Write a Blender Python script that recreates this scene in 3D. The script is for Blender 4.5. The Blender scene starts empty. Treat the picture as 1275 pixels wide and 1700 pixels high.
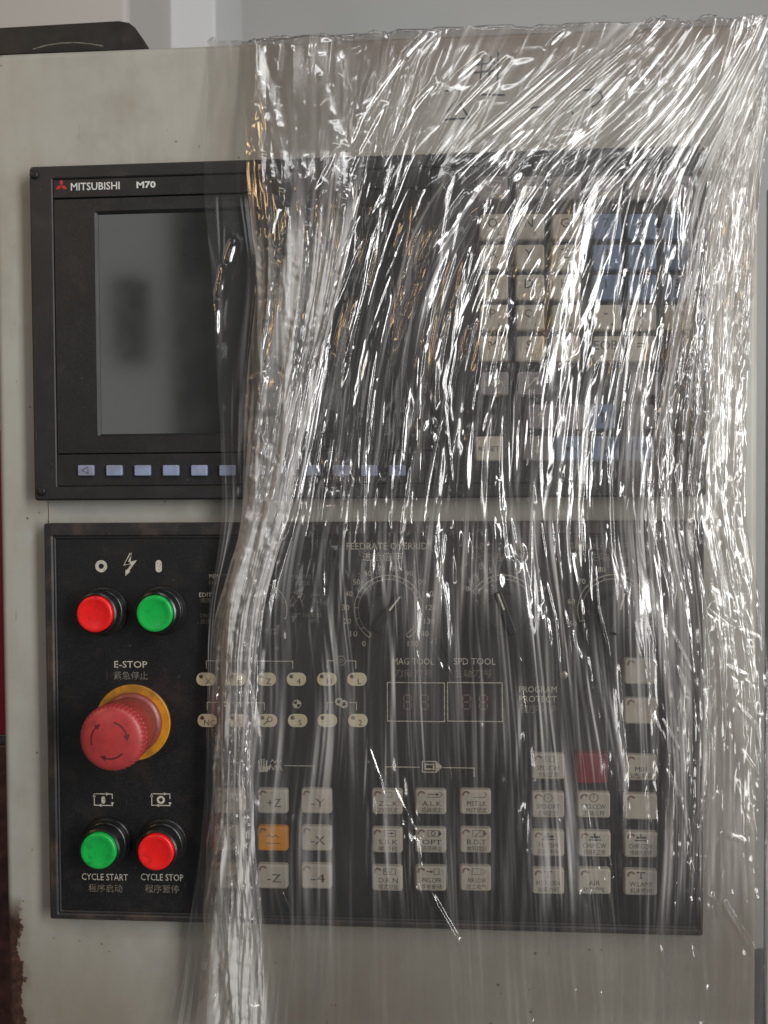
import bpy, math, random
import numpy as np
from mathutils import Matrix, Vector

random.seed(7)
rng = np.random.default_rng(11)
MM = 0.001
scene = bpy.context.scene
COL = scene.collection

# ------------------------------------------------------------------ camera
CAM = np.array([0.0, -455.37, -1.94])                      # mm
RC = np.array([[0.9982510442887857, 0.058739942383002265, -0.0066687139082721395],
               [0.005379918628282545, 0.022071581771059792, 0.9997419175735688],
               [-0.05887197170047786, 0.9980292903752699, -0.021716963441815205]])
FOC = 1278.627                                             # pixels of a 1275 px wide picture
cd = bpy.data.cameras.new('camera')
cam = bpy.data.objects.new('camera', cd); COL.objects.link(cam)
m4 = Matrix(((RC[0][0], RC[1][0], -RC[2][0], CAM[0]*MM),
             (RC[0][1], RC[1][1], -RC[2][1], CAM[1]*MM),
             (RC[0][2], RC[1][2], -RC[2][2], CAM[2]*MM), (0, 0, 0, 1)))
cam.matrix_world = m4
cd.sensor_fit = 'HORIZONTAL'; cd.sensor_width = 36.0
cd.lens = 36.0*FOC/1275.0
cd.clip_start = 0.02; cd.clip_end = 50
cd.dof.use_dof = True; cd.dof.focus_distance = 0.452; cd.dof.aperture_fstop = 13.0
scene.camera = cam

# ------------------------------------------------------------------ world, lamps, exposure
w = bpy.data.worlds.new('World'); scene.world = w; w.use_nodes = True
w.node_tree.nodes['Background'].inputs[0].default_value = (0.97, 0.97, 1.0, 1)
w.node_tree.nodes['Background'].inputs[1].default_value = 0.075

def area(name, loc, target, sx, sy, radiance, color):
    l = bpy.data.lights.new(name, 'AREA'); l.shape = 'RECTANGLE'; l.size = sx; l.size_y = sy
    l.energy = radiance*math.pi*sx*sy; l.color = color
    o = bpy.data.objects.new(name, l); COL.objects.link(o)
    o.location = loc
    d = Vector(target)-Vector(loc)
    o.rotation_euler = d.to_track_quat('-Z', 'Y').to_euler()
    return o
area('tall_window', (1.45, -1.31, 0.50), (0, 0, 0.05), 0.42, 1.7, 18.5, (1.0, 0.995, 0.985))
area('overhead_fill_lamp', (0.35, -1.5, 2.3), (0, 0, 0), 1.6, 0.28, 8.5, (0.97, 0.985, 1.0))  # unseen lamp added overhead, for fill and glints along the diagonal folds
area('warm_lamp', (-1.5, -0.9, 1.0), (0, 0, 0.1), 0.22, 0.6, 11.0, (1.0, 0.66, 0.32))
area('low_glint_lamp', (1.75, -1.75, -0.78), (0, 0, -0.1), 0.42, 0.6, 8.0, (1.0, 0.98, 0.96))  # added lamp with no known source, puts glints on the lower film
# unseen dim lamps added round a gap, making the screen's grey reflection and dark patch
for nm, xa, xb, za, zb in (('reflection_lamp', -1.95, -1.44, 0.10, 1.75), ('reflection_lamp', -1.44, -1.17, 1.0, 1.75), ('reflection_lamp', -1.44, -1.17, 0.10, 0.60), ('reflection_lamp', -1.27, -1.17, 0.60, 1.0)):
    pn = area(nm, ((xa+xb)/2, -3.0, (za+zb)/2), ((xa+xb)/2, 0, (za+zb)/2), xb-xa, zb-za, 1.25, (1.0, 1.0, 0.97))
scene.view_settings.view_transform = 'Standard'; scene.view_settings.look = 'None'
scene.view_settings.exposure = 0.0; scene.view_settings.gamma = 1.0
scene.view_settings.use_curve_mapping = False
scene.cycles.transparent_max_bounces = 24; scene.cycles.max_bounces = 5; scene.cycles.diffuse_bounces = 3
scene.cycles.caustics_reflective = False; scene.cycles.caustics_refractive = False
scene.cycles.sample_clamp_indirect = 4.0

# ------------------------------------------------------------------ helpers
def PX(px, py, y=0.0):
    """photo pixel -> (x, z) in mm on the plane at depth y"""
    d = RC[0]*((px-637.5)/FOC) + RC[1]*((850-py)/FOC) + RC[2]
    t = (y-CAM[1])/d[1]
    return CAM[0]+d[0]*t, CAM[2]+d[2]*t
def PXA(px, py, y):
    a = (px-637.5)/FOC; b = (850-py)/FOC
    dx = RC[0][0]*a+RC[1][0]*b+RC[2][0]; dy = RC[0][1]*a+RC[1][1]*b+RC[2][1]; dz = RC[0][2]*a+RC[1][2]*b+RC[2][2]
    t = (y-CAM[1])/dy
    return CAM[0]+dx*t, CAM[2]+dz*t
PXMM = 0.3535                                              # mm per photo pixel near the middle

def nodes(name):
    m = bpy.data.materials.new(name); m.use_nodes = True
    nt = m.node_tree; b = nt.nodes['Principled BSDF']
    return m, nt, b
def N(nt, t, **kw):
    n = nt.nodes.new(t)
    for k, v in kw.items(): setattr(n, k, v)
    return n
def ramp(nt, src, stops):
    r = N(nt, 'ShaderNodeValToRGB'); e = r.color_ramp.elements
    while len(e) < len(stops): e.new(0.5)
    for q, (p, c) in zip(e, stops):
        q.position = p; q.color = c if len(c) == 4 else (*c, 1)
    nt.links.new(src, r.inputs[0]); return r.outputs[0]
def noise(nt, scale, detail=4, rough=0.55, vec=None, stretch=None):
    n = N(nt, 'ShaderNodeTexNoise'); n.inputs['Scale'].default_value = scale
    n.inputs['Detail'].default_value = detail; n.inputs['Roughness'].default_value = rough
    if vec is None:
        tc = N(nt, 'ShaderNodeTexCoord'); g = N(nt, 'ShaderNodeNewGeometry'); vec = g.outputs['Position']
    if stretch:
        mp = N(nt, 'ShaderNodeMapping'); mp.inputs['Scale'].default_value = stretch
        nt.links.new(vec, mp.inputs[0]); vec = mp.outputs[0]
    nt.links.new(vec, n.inputs['Vector']); return n.outputs['Fac']
def mixc(nt, fac, a, b):
    m = N(nt, 'ShaderNodeMix', data_type='RGBA')
    for i, v in ((6, a), (7, b)):
        if isinstance(v, tuple): m.inputs[i].default_value = (*v, 1) if len(v) == 3 else v
        else: nt.links.new(v, m.inputs[i])
    if isinstance(fac, (int, float)): m.inputs[0].default_value = fac
    else: nt.links.new(fac, m.inputs[0])
    return m.outputs[2]
def math_(nt, op, a, b=None, clamp=False):
    m = N(nt, 'ShaderNodeMath', operation=op, use_clamp=clamp)
    for i, v in enumerate((a, b)):
        if v is None: continue
        if isinstance(v, (int, float)): m.inputs[i].default_value = v
        else: nt.links.new(v, m.inputs[i])
    return m.outputs[0]
def bump(nt, b, h, strength, dist):
    n = N(nt, 'ShaderNodeBump'); n.inputs['Strength'].default_value = strength; n.inputs['Distance'].default_value = dist
    nt.links.new(h, n.inputs['Height']); nt.links.new(n.outputs[0], b.inputs['Normal'])

def plain(name, col, rough=0.5, var=0.12, scale=120, grime=None, gr=(0.58, 0.72), bmp=0.0, metal=0.0, spec=0.5, gs=45, dust=0.0):
    m, nt, b = nodes(name)
    f = noise(nt, scale, 5)
    lo = tuple(c*(1-var) for c in col); hi = tuple(min(1, c*(1+var)) for c in col)
    c = ramp(nt, f, [(0.3, lo), (0.7, hi)])
    if grime:
        g = noise(nt, gs, 8, 0.65)
        gf = ramp(nt, g, [(gr[0], (0, 0, 0)), (gr[1], (1, 1, 1))])
        c = mixc(nt, gf, c, grime)
    if dust:
        v = N(nt, 'ShaderNodeTexVoronoi'); v.inputs['Scale'].default_value = 170
        gp = N(nt, 'ShaderNodeNewGeometry'); nt.links.new(gp.outputs['Position'], v.inputs['Vector'])
        d1 = math_(nt, 'LESS_THAN', v.outputs['Distance'], 0.07)
        d1 = math_(nt, 'MULTIPLY', d1, ramp(nt, noise(nt, 70, 3), [(0.5, (0, 0, 0)), (0.62, (1, 1, 1))]))
        sc = ramp(nt, noise(nt, 1, 3, 0.5, gp.outputs['Position'], (380, 380, 40)), [(0.70, (0, 0, 0)), (0.73, (0.7,)*3)])
        sc = math_(nt, 'MULTIPLY', sc, ramp(nt, noise(nt, 30, 3), [(0.5, (0, 0, 0)), (0.58, (1, 1, 1))]))
        sm = ramp(nt, noise(nt, 900, 6, 0.75), [(0.5, (0, 0, 0)), (0.75, (0.35,)*3)])
        dd = math_(nt, 'MULTIPLY', math_(nt, 'ADD', math_(nt, 'ADD', d1, sc), sm, True), dust)
        c = mixc(nt, dd, c, (0.16, 0.145, 0.13))
    nt.links.new(c, b.inputs['Base Color'])
    r = ramp(nt, noise(nt, scale*0.5, 6), [(0.3, (rough*0.85,)*3), (0.7, (min(1, rough*1.15),)*3)])
    nt.links.new(r, b.inputs['Roughness'])
    b.inputs['Metallic'].default_value = metal
    b.inputs['Specular IOR Level'].default_value = spec
    if bmp: bump(nt, b, noise(nt, 1500, 3), bmp, 0.0004)
    return m

M = {}
M['frame'] = plain('black_moulded_frame', (0.015, 0.015, 0.016), 0.55, 0.25, 60, (0.035, 0.03, 0.027), (0.55, 0.8), 0.12, dust=0.5)
M['frame_dusty'] = plain('dusty_black_frame', (0.016, 0.016, 0.017), 0.5, 0.25, 60, (0.075, 0.05, 0.035), (0.48, 0.72), 0.1, dust=0.6)
M['face'] = plain('black_overlay', (0.008, 0.0085, 0.0095), 0.42, 0.2, 40, (0.024, 0.019, 0.017), (0.5, 0.75), 0.05, dust=0.45)
M['plate'] = plain('black_bezel_plate', (0.011, 0.011, 0.012), 0.5, 0.2, 50, (0.024, 0.022, 0.021), (0.52, 0.8), 0.1, dust=0.45)
M['keybed'] = plain('key_bed', (0.02, 0.02, 0.022), 0.5, 0.2, 50)
M['collar'] = plain('black_glossy_collar', (0.012, 0.012, 0.012), 0.28, 0.2, 60, (0.04, 0.036, 0.03), (0.6, 0.8))
M['knob'] = plain('black_knob', (0.012, 0.012, 0.013), 0.55, 0.2, 60)
M['red'] = plain('red_cap', (0.78, 0.012, 0.012), 0.33, 0.07, 150, (0.3, 0.015, 0.012), (0.55, 0.72), 0.05, gs=170, dust=0.25)
M['green'] = plain('green_cap', (0.006, 0.40, 0.062), 0.33, 0.07, 150, (0.008, 0.17, 0.03), (0.55, 0.72), 0.05, gs=170, dust=0.25)
M['estop'] = plain('worn_red_mushroom', (0.40, 0.042, 0.043), 0.4, 0.14, 90, (0.24, 0.035, 0.03), (0.5, 0.72), 0.08, gs=120, dust=0.35)
M['stem'] = plain('dirty_grey_stem', (0.24, 0.05, 0.043), 0.4, 0.2, 200, (0.09, 0.03, 0.025), (0.5, 0.7), gs=200)
M['mark_dark'] = plain('dark_moulded_mark', (0.09, 0.014, 0.013), 0.6)
M['yellow'] = plain('worn_yellow_disc', (0.58, 0.24, 0.012), 0.42, 0.2, 60, (0.22, 0.11, 0.025), (0.44, 0.66))
M['key'] = plain('ivory_key', (0.40, 0.375, 0.315), 0.5, 0.08, 90, (0.25, 0.205, 0.16), (0.55, 0.75))
M['key_grey'] = plain('grey_key', (0.21, 0.20, 0.205), 0.5, 0.08, 90, (0.15, 0.135, 0.13), (0.55, 0.75))
M['key_blue'] = plain('blue_key', (0.14, 0.185, 0.275), 0.5, 0.08, 90, (0.1, 0.13, 0.18), (0.55, 0.75))
M['softkey'] = plain('pale_blue_soft_key', (0.24, 0.28, 0.42), 0.5, 0.1, 200, (0.2, 0.19, 0.23), (0.5, 0.7))
M['key_orange'] = plain('orange_key', (0.62, 0.25, 0.008), 0.45, 0.1, 90, (0.3, 0.12, 0.02), (0.5, 0.7))
M['key_red'] = plain('red_key', (0.17, 0.010, 0.016), 0.4, 0.1, 90)
M['oval'] = plain('cream_membrane', (0.62, 0.555, 0.38), 0.5, 0.06, 90, (0.42, 0.35, 0.24), (0.58, 0.78))
M['ind'] = plain('dark_indicator', (0.10, 0.075, 0.06), 0.4)
M['ind_rim'] = plain('brown_key_mark', (0.16, 0.09, 0.07), 0.5)
M['print'] = plain('pale_print', (0.52, 0.49, 0.41), 0.6, 0.12, 700, (0.16, 0.14, 0.115), (0.5, 0.66), gs=900)
M['print_dim'] = plain('worn_print', (0.22, 0.195, 0.155), 0.6, 0.2, 700, (0.05, 0.045, 0.04), (0.44, 0.6), gs=900)
M['print_white'] = plain('white_print', (0.62, 0.62, 0.60), 0.55, 0.06, 500)
M['ink'] = plain('dark_ink', (0.02, 0.018, 0.018), 0.6, 0.2, 800, (0.09, 0.08, 0.07), (0.58, 0.72), gs=600)
M['logo_red'] = plain('red_emblem', (0.55, 0.02, 0.02), 0.5)
M['screw'] = plain('black_screw', (0.03, 0.03, 0.03), 0.4, 0.2, 300, None, (0, 1), 0, 0.6)
M['steel'] = plain('dull_steel', (0.42, 0.40, 0.36), 0.38, 0.15, 200, (0.2, 0.15, 0.1), (0.5, 0.7), 0, 0.9)
M['led_glass'] = plain('dark_led_glass', (0.03, 0.02, 0.02), 0.2)
M['led_seg'] = plain('unlit_segment', (0.16, 0.10, 0.085), 0.5)
M['marker'] = plain('black_marker', (0.03, 0.028, 0.03), 0.7, 0.2, 400, (0.15, 0.14, 0.12), (0.5, 0.64), gs=300)
M['wall'] = plain('grey_wall', (0.56, 0.565, 0.55), 0.85, 0.03, 3)
M['pillar'] = plain('white_paint', (0.70, 0.70, 0.69), 0.7, 0.02, 3)
M['beige_far'] = plain('far_beige', (0.50, 0.475, 0.45), 0.7, 0.03, 3)
M['bracket'] = plain('dark_rusted_steel', (0.012, 0.011, 0.011), 0.55, 0.4, 120, (0.04, 0.024, 0.018), (0.58, 0.78), 0.2)
M['crimson'] = plain('crimson_paint', (0.26, 0.006, 0.03), 0.4, 0.1, 60)
M['rusty'] = plain('rusty_brown_steel', (0.10, 0.04, 0.03), 0.5, 0.5, 120, (0.04, 0.018, 0.016), (0.45, 0.65), 0.5)
M['grime_grey'] = plain('dark_grey_paint', (0.3, 0.3, 0.29), 0.6)

def mat_cabinet():
    m, nt, b = nodes('dirty_beige_paint')
    g = N(nt, 'ShaderNodeNewGeometry'); sp = N(nt, 'ShaderNodeSeparateXYZ'); nt.links.new(g.outputs['Position'], sp.inputs[0])
    X, Z = sp.outputs[0], sp.outputs[2]
    big = noise(nt, 11, 6, 0.62)
    c = ramp(nt, big, [(0.28, (0.30, 0.285, 0.245)), (0.5, (0.375, 0.365, 0.325)), (0.7, (0.405, 0.41, 0.37))])
    # faint vertical wipe marks
    wp = noise(nt, 1, 5, 0.6, g.outputs['Position'], (60, 60, 6))
    c = mixc(nt, ramp(nt, wp, [(0.5, (0, 0, 0)), (0.8, (0.4, 0.4, 0.4))]), c, (0.30, 0.27, 0.215))
    # brown dust bound to the top edge
    n1 = noise(nt, 22, 7, 0.65)
    topd = math_(nt, 'ADD', math_(nt, 'MULTIPLY', math_(nt, 'SUBTRACT', Z, 0.236), 26.0), math_(nt, 'MULTIPLY', math_(nt, 'SUBTRACT', n1, 0.5), 2.4))
    xm = math_(nt, 'MULTIPLY', math_(nt, 'ADD', X, 0.135), 14.0, True)
    topf = math_(nt, 'MULTIPLY', math_(nt, 'MULTIPLY', topd, xm, True), 0.75)
    c = mixc(nt, topf, c, (0.17, 0.115, 0.075))
    # grime towards the bottom, with the light's falloff painted into the same tone
    n2 = noise(nt, 9, 7, 0.6, g.outputs['Position'], (1.0, 1.0, 0.45))
    low = math_(nt, 'MULTIPLY', math_(nt, 'SUBTRACT', -0.20, Z), 8.0, True)
    lowf = math_(nt, 'MULTIPLY', low, ramp(nt, n2, [(0.30, (0.15, 0.15, 0.15)), (0.62, (0.9, 0.9, 0.9))]), True)
    c = mixc(nt, lowf, c, (0.235, 0.21, 0.17))
    # little dark knocks and specks
    v = N(nt, 'ShaderNodeTexVoronoi'); v.inputs['Scale'].default_value = 55
    nt.links.new(g.outputs['Position'], v.inputs['Vector'])
    spk = math_(nt, 'LESS_THAN', v.outputs['Distance'], 0.055)
    spk = math_(nt, 'MULTIPLY', spk, ramp(nt, noise(nt, 16, 2), [(0.52, (0, 0, 0)), (0.56, (0.8, 0.8, 0.8))]))
    c = mixc(nt, spk, c, (0.10, 0.07, 0.05))
    # scratches
    sc = noise(nt, 1, 3, 0.5, g.outputs['Position'], (240, 240, 30))
    scf = math_(nt, 'MULTIPLY', ramp(nt, sc, [(0.70, (0, 0, 0)), (0.72, (0.5, 0.5, 0.5))]), ramp(nt, n1, [(0.5, (0, 0, 0)), (0.6, (1, 1, 1))]))
    c = mixc(nt, scf, c, (0.2, 0.17, 0.13))
    # rust eating the lower left edge
    n3 = noise(nt, 60, 8, 0.7)
    d1 = math_(nt, 'ADD', math_(nt, 'SUBTRACT', math_(nt, 'MULTIPLY', X, -1.0), 0.2570), math_(nt, 'MULTIPLY', math_(nt, 'SUBTRACT', n3, 0.5), 0.02))
    d2 = math_(nt, 'MULTIPLY', math_(nt, 'SUBTRACT', -0.252, Z), 60.0, True)
    rf = math_(nt, 'MULTIPLY', math_(nt, 'MULTIPLY', d1, 900.0, True), d2)
    rc = ramp(nt, noise(nt, 220, 6, 0.7), [(0.35, (0.022, 0.013, 0.01)), (0.6, (0.075, 0.034, 0.021)), (0.75, (0.15, 0.08, 0.05))])
    # brown stain creeping out from the rust, blurred oily smudges, small paint chips
    h1 = math_(nt, 'MULTIPLY', math_(nt, 'ADD', d1, 0.006), 110.0, True)
    c = mixc(nt, math_(nt, 'MULTIPLY', math_(nt, 'MULTIPLY', h1, d2), 0.55), c, (0.17, 0.10, 0.06))
    n4 = noise(nt, 19, 4, 0.7, g.outputs['Position'], (1, 1, 0.7))
    c = mixc(nt, ramp(nt, n4, [(0.52, (0, 0, 0)), (0.72, (0.38,)*3)]), c, (0.23, 0.205, 0.17))
    v2 = N(nt, 'ShaderNodeTexVoronoi'); v2.inputs['Scale'].default_value = 130; v2.inputs['Randomness'].default_value = 1.0
    nt.links.new(g.outputs['Position'], v2.inputs['Vector'])
    ch = math_(nt, 'ADD', v2.outputs['Distance'], math_(nt, 'MULTIPLY', noise(nt, 900, 3), 0.12))
    ch = math_(nt, 'MULTIPLY', math_(nt, 'LESS_THAN', ch, 0.15), ramp(nt, noise(nt, 34, 3), [(0.57, (0, 0, 0)), (0.6, (0.75,)*3)]))
    c = mixc(nt, ch, c, (0.12, 0.09, 0.065))
    c = mixc(nt, rf, c, rc)
    nt.links.new(c, b.inputs['Base Color'])
    rr = math_(nt, 'ADD', math_(nt, 'MULTIPLY', n1, 0.25), 0.4)
    nt.links.new(rr, b.inputs['Roughness'])
    hb = math_(nt, 'SUBTRACT', noise(nt, 700, 4), math_(nt, 'MULTIPLY', rf, 2.0))
    bump(nt, b, hb, 0.15, 0.0004)
    return m
M['cabinet'] = mat_cabinet()

def mat_screen():
    m, nt, b = nodes('switched_off_screen')
    d = noise(nt, 26, 6, 0.6)
    nt.links.new(ramp(nt, d, [(0.35, (0.020, 0.022, 0.021)), (0.7, (0.030, 0.032, 0.030))]), b.inputs['Base Color'])
    nt.links.new(ramp(nt, d, [(0.3, (0.075,)*3), (0.7, (0.12,)*3)]), b.inputs['Roughness'])
    b.inputs['Specular IOR Level'].default_value = 0.75
    return m
M['screen'] = mat_screen()

def mat_film(name, rough, tint, fres=0.085):
    m = bpy.data.materials.new(name); m.use_nodes = True; nt = m.node_tree
    for n in list(nt.nodes): nt.nodes.remove(n)
    out = N(nt, 'ShaderNodeOutputMaterial')
    at = N(nt, 'ShaderNodeAttribute'); at.attribute_name = 'haze'
    hz = at.outputs['Fac']
    tr = N(nt, 'ShaderNodeBsdfTransparent'); tr.inputs[0].default_value = tint
    gl = N(nt, 'ShaderNodeBsdfGlossy'); gl.inputs['Roughness'].default_value = rough; gl.inputs[0].default_value = (1, 1, 1, 1)
    lw = N(nt, 'ShaderNodeLayerWeight'); lw.inputs[0].default_value = 0.5
    fr = math_(nt, 'ADD', math_(nt, 'MULTIPLY', math_(nt, 'POWER', lw.outputs['Facing'], 4.0), 0.8), fres, True)
    mx = N(nt, 'ShaderNodeMixShader'); nt.links.new(fr, mx.inputs[0]); nt.links.new(tr.outputs[0], mx.inputs[1]); nt.links.new(gl.outputs[0], mx.inputs[2])
    df = N(nt, 'ShaderNodeBsdfDiffuse'); df.inputs[0].default_value = (0.80, 0.78, 0.76, 1)
    tl = N(nt, 'ShaderNodeBsdfTranslucent'); tl.inputs[0].default_value = (0.80, 0.78, 0.76, 1)
    ad = N(nt, 'ShaderNodeMixShader'); ad.inputs[0].default_value = 0.4
    nt.links.new(df.outputs[0], ad.inputs[1]); nt.links.new(tl.outputs[0], ad.inputs[2])
    mx2 = N(nt, 'ShaderNodeMixShader'); nt.links.new(hz, mx2.inputs[0]); nt.links.new(mx.outputs[0], mx2.inputs[1]); nt.links.new(ad.outputs[0], mx2.inputs[2])
    nt.links.new(mx2.outputs[0], out.inputs[0])
    return m
M['film'] = mat_film('stretch_film', 0.125, (0.945, 0.935, 0.925, 1))
M['film2'] = mat_film('stretch_film_under', 0.16, (0.955, 0.945, 0.935, 1))

WL = {}                                                    # world position (mm) of every object
def link(o, loc, parent):
    COL.objects.link(o); loc = np.array(loc, float); WL[o] = loc
    if parent is not None:
        o.parent = parent; loc = loc-WL[parent]
    o.location = tuple(loc*MM)
def thing(name, label, cat, loc, group=None):
    o = bpy.data.objects.new(name, None); o.empty_display_size = 0.01; link(o, loc, None)
    return tag(o, label, cat, group)
def tag(o, label, cat, group=None):
    o['label'] = label; o['category'] = cat
    if group: o['group'] = group
    return o
def mk(verts, faces, smooth=False):
    me = bpy.data.meshes.new('m')
    me.from_pydata([(v[0]*MM, v[1]*MM, v[2]*MM) for v in verts], [], faces)
    if smooth: me.polygons.foreach_set('use_smooth', [True]*len(me.polygons))
    me.update(); return me
def ob(name, me, mat, loc, parent=None):
    if me.users == 0: me.name = name
    if not me.materials: me.materials.append(M[mat])
    o = bpy.data.objects.new(name, me); link(o, loc, parent)
    return o
CACHE = {}
def cached(key, fn):
    if key not in CACHE: CACHE[key] = fn()
    return CACHE[key]
def rr_outline(w, h, r, n):
    pts = []
    for cx, cz, a0 in ((w/2-r, h/2-r, 0), (-w/2+r, h/2-r, 90), (-w/2+r, -h/2+r, 180), (w/2-r, -h/2+r, 270)):
        for i in range(n+1):
            a = math.radians(a0+90*i/n); pts.append((cx+r*math.cos(a), cz+r*math.sin(a)))
    return pts
def rbox(w, h, d, r=1.0, bev=0.5, n=2, taper=0.0):
    """rounded slab, back at y=0, front at y=-d"""
    L = len(rr_outline(w, h, r, n)); V = []; F = []
    rings = [(0, 0.0), (taper*0.6, d-bev), (taper+bev*0.35, d-bev*0.3), (taper+bev, d)] if bev > 0 else [(0, 0), (taper, d)]
    for ins, y in rings:
        V += [(x, -y, z) for x, z in rr_outline(w-2*ins, h-2*ins, max(0.05, r-ins*0.5), n)]
    for k in range(len(rings)-1):
        for i in range(L):
            j = (i+1) % L
            F.append((k*L+i, k*L+j, (k+1)*L+j, (k+1)*L+i))
    F.append(tuple(range((len(rings)-1)*L, len(rings)*L)))
    F.append(tuple(reversed(range(L))))
    return mk(V, F)
def lathe(prof, n=48, rib=None, cap=True):
    V = []; F = []
    for k, (r, y) in enumerate(prof):
        for i in range(n):
            a = 2*math.pi*i/n; rr = r
            if rib and rib[0] <= k <= rib[1]: rr = r-(rib[3] if ((i//rib[2]) % 2 if rib[2] > 0 else i % -rib[2] == 0) else 0)
            V.append((rr*math.cos(a), -y, rr*math.sin(a)))
    for k in range(len(prof)-1):
        for i in range(n):
            j = (i+1) % n; F.append((k*n+i, k*n+j, (k+1)*n+j, (k+1)*n+i))
    if cap: F.append(tuple(range((len(prof)-1)*n, len(prof)*n)))
    me = mk(V, F, True)
    return me
def autosmooth(me, ang=35):
    import bmesh
    bm = bmesh.new(); bm.from_mesh(me)
    for e in bm.edges:
        if len(e.link_faces) == 2 and e.calc_face_angle(0) > math.radians(ang): e.smooth = False
    bm.to_mesh(me); bm.free(); return me
def ring_slab(o, i, d, bev_o=0.8, bev_i=0.8, ro=1.5, ri=1.0, n=3):
    """rectangular frame; o,i = (x0,x1,z0,z1); back y=0, front y=-d, chamfered in and out"""
    def out(rc, ins, r):
        x0, x1, z0, z1 = rc; cx, cz = (x0+x1)/2, (z0+z1)/2
        return [(cx+x, cz+z) for x, z in rr_outline(x1-x0-2*ins, z1-z0-2*ins, max(0.05, r), n)]
    rings = [(out(o, 0, ro), 0), (out(o, 0, ro), d-bev_o), (out(o, bev_o, max(0.1, ro-bev_o*.5)), d),
             (out(i, -bev_i, ri+bev_i*.5), d), (out(i, 0, ri), d-bev_i), (out(i, 0, ri), 0)]
    V = []; F = []; L = len(rings[0][0])
    for pts, y in rings: V += [(x, -y, z) for x, z in pts]
    for k in range(len(rings)):
        kk = (k+1) % len(rings)
        for a in range(L):
            b = (a+1) % L; F.append((k*L+a, k*L+b, kk*L+b, kk*L+a))
    return mk(V, F)
def ribbon(pts, wd, closed=False):
    """flat printed line in the XZ plane, mitred"""
    P = [np.array(p, float) for p in pts]; n = len(P); V = []; F = []
    for i in range(n):
        a = P[i-1] if (i > 0 or closed) else None; b = P[(i+1) % n] if (i < n-1 or closed) else None
        t = np.zeros(2); 
        d1 = (P[i]-a)/np.linalg.norm(P[i]-a) if a is not None else None
        d2 = (b-P[i])/np.linalg.norm(b-P[i]) if b is not None else None
        if d1 is None: d1 = d2
        if d2 is None: d2 = d1
        nn = np.array([-(d1+d2)[1], (d1+d2)[0]]); l = np.linalg.norm(nn)
        nn = nn/l if l > 1e-6 else np.array([-d1[1], d1[0]])
        c = max(0.35, abs(nn @ np.array([-d1[1], d1[0]])))
        V += [(P[i][0]+nn[0]*wd/2/c, 0, P[i][1]+nn[1]*wd/2/c), (P[i][0]-nn[0]*wd/2/c, 0, P[i][1]-nn[1]*wd/2/c)]
    for i in range(n-1 if not closed else n):
        j = (i+1) % n; F.append((2*i, 2*i+1, 2*j+1, 2*j))
    return V, F
def join_vf(parts):
    V = []; F = []
    for v, f in parts:
        k = len(V); V += v; F += [tuple(q+k for q in g) for g in f]
    return V, F
def poly(pts): return [(p[0], 0, p[1]) for p in pts], [tuple(range(len(pts)))]
def circ(cx, cz, r, n=28, a0=0, a1=360):
    return [(cx+r*math.cos(math.radians(a0+(a1-a0)*i/n)), cz+r*math.sin(math.radians(a0+(a1-a0)*i/n))) for i in range(n+(0 if a1-a0 == 360 else 1))]
def annulus(cx, cz, ro, ri, n=28):
    V, F = [], []
    for i in range(n):
        a = 2*math.pi*i/n
        V += [(cx+ro*math.cos(a), 0, cz+ro*math.sin(a)), (cx+ri*math.cos(a), 0, cz+ri*math.sin(a))]
    for i in range(n):
        j = (i+1) % n; F.append((2*i, 2*j, 2*j+1, 2*i+1))
    return V, F
TEXTS = []
def text(s, px_c, py_c, y, h, mat, parent, name='printed_text', width=None, bold=0.0, at=None):
    """h: cap height in photo px; width: total width in photo px"""
    x, z = at if at else PX(px_c, py_c, y)
    TEXTS.append((s, x, y, z, h*PXMM, mat, parent, name, None if width is None else width*PXMM, bold))
def build_texts():
    tmp = {}
    for t in TEXTS:
        key = (t[0], t[9])
        if key in tmp: continue
        c = bpy.data.curves.new('t', 'FONT'); c.body = t[0]; c.size = 1.0; c.resolution_u = 2
        c.align_x = 'LEFT'; c.align_y = 'BOTTOM_BASELINE'; c.offset = t[9]
        o = bpy.data.objects.new('t', c); COL.objects.link(o); tmp[key] = o
    bpy.context.view_layer.update()
    dg = bpy.context.evaluated_depsgraph_get(); ms = {}
    for k, o in tmp.items():
        me = bpy.data.meshes.new_from_object(o.evaluated_get(dg))
        co = np.empty(len(me.vertices)*3, np.float32); me.vertices.foreach_get('co', co); co = co.reshape(-1, 3)
        ms[k] = (co, [tuple(p.vertices) for p in me.polygons])
        bpy.data.objects.remove(o); bpy.data.meshes.remove(me)
    done = {}
    for s, x, y, z, h, mat, parent, name, wd, bold in TEXTS:
        key = (s, bold, round(h, 2), None if wd is None else round(wd, 2), mat)
        if key not in done:
            co, F = ms[(s, bold)]
            if len(co) == 0: continue
            mn, mxx = co.min(0), co.max(0)
            sy = h/(mxx[1]-mn[1]); sx = sy if wd is None else wd/(mxx[0]-mn[0])
            V = [((v[0]-(mn[0]+mxx[0])/2)*sx, 0, (v[1]-(mn[1]+mxx[1])/2)*sy) for v in co]
            done[key] = mk(V, F)
        ob(name, done[key], mat, (x, y, z), parent)

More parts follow.
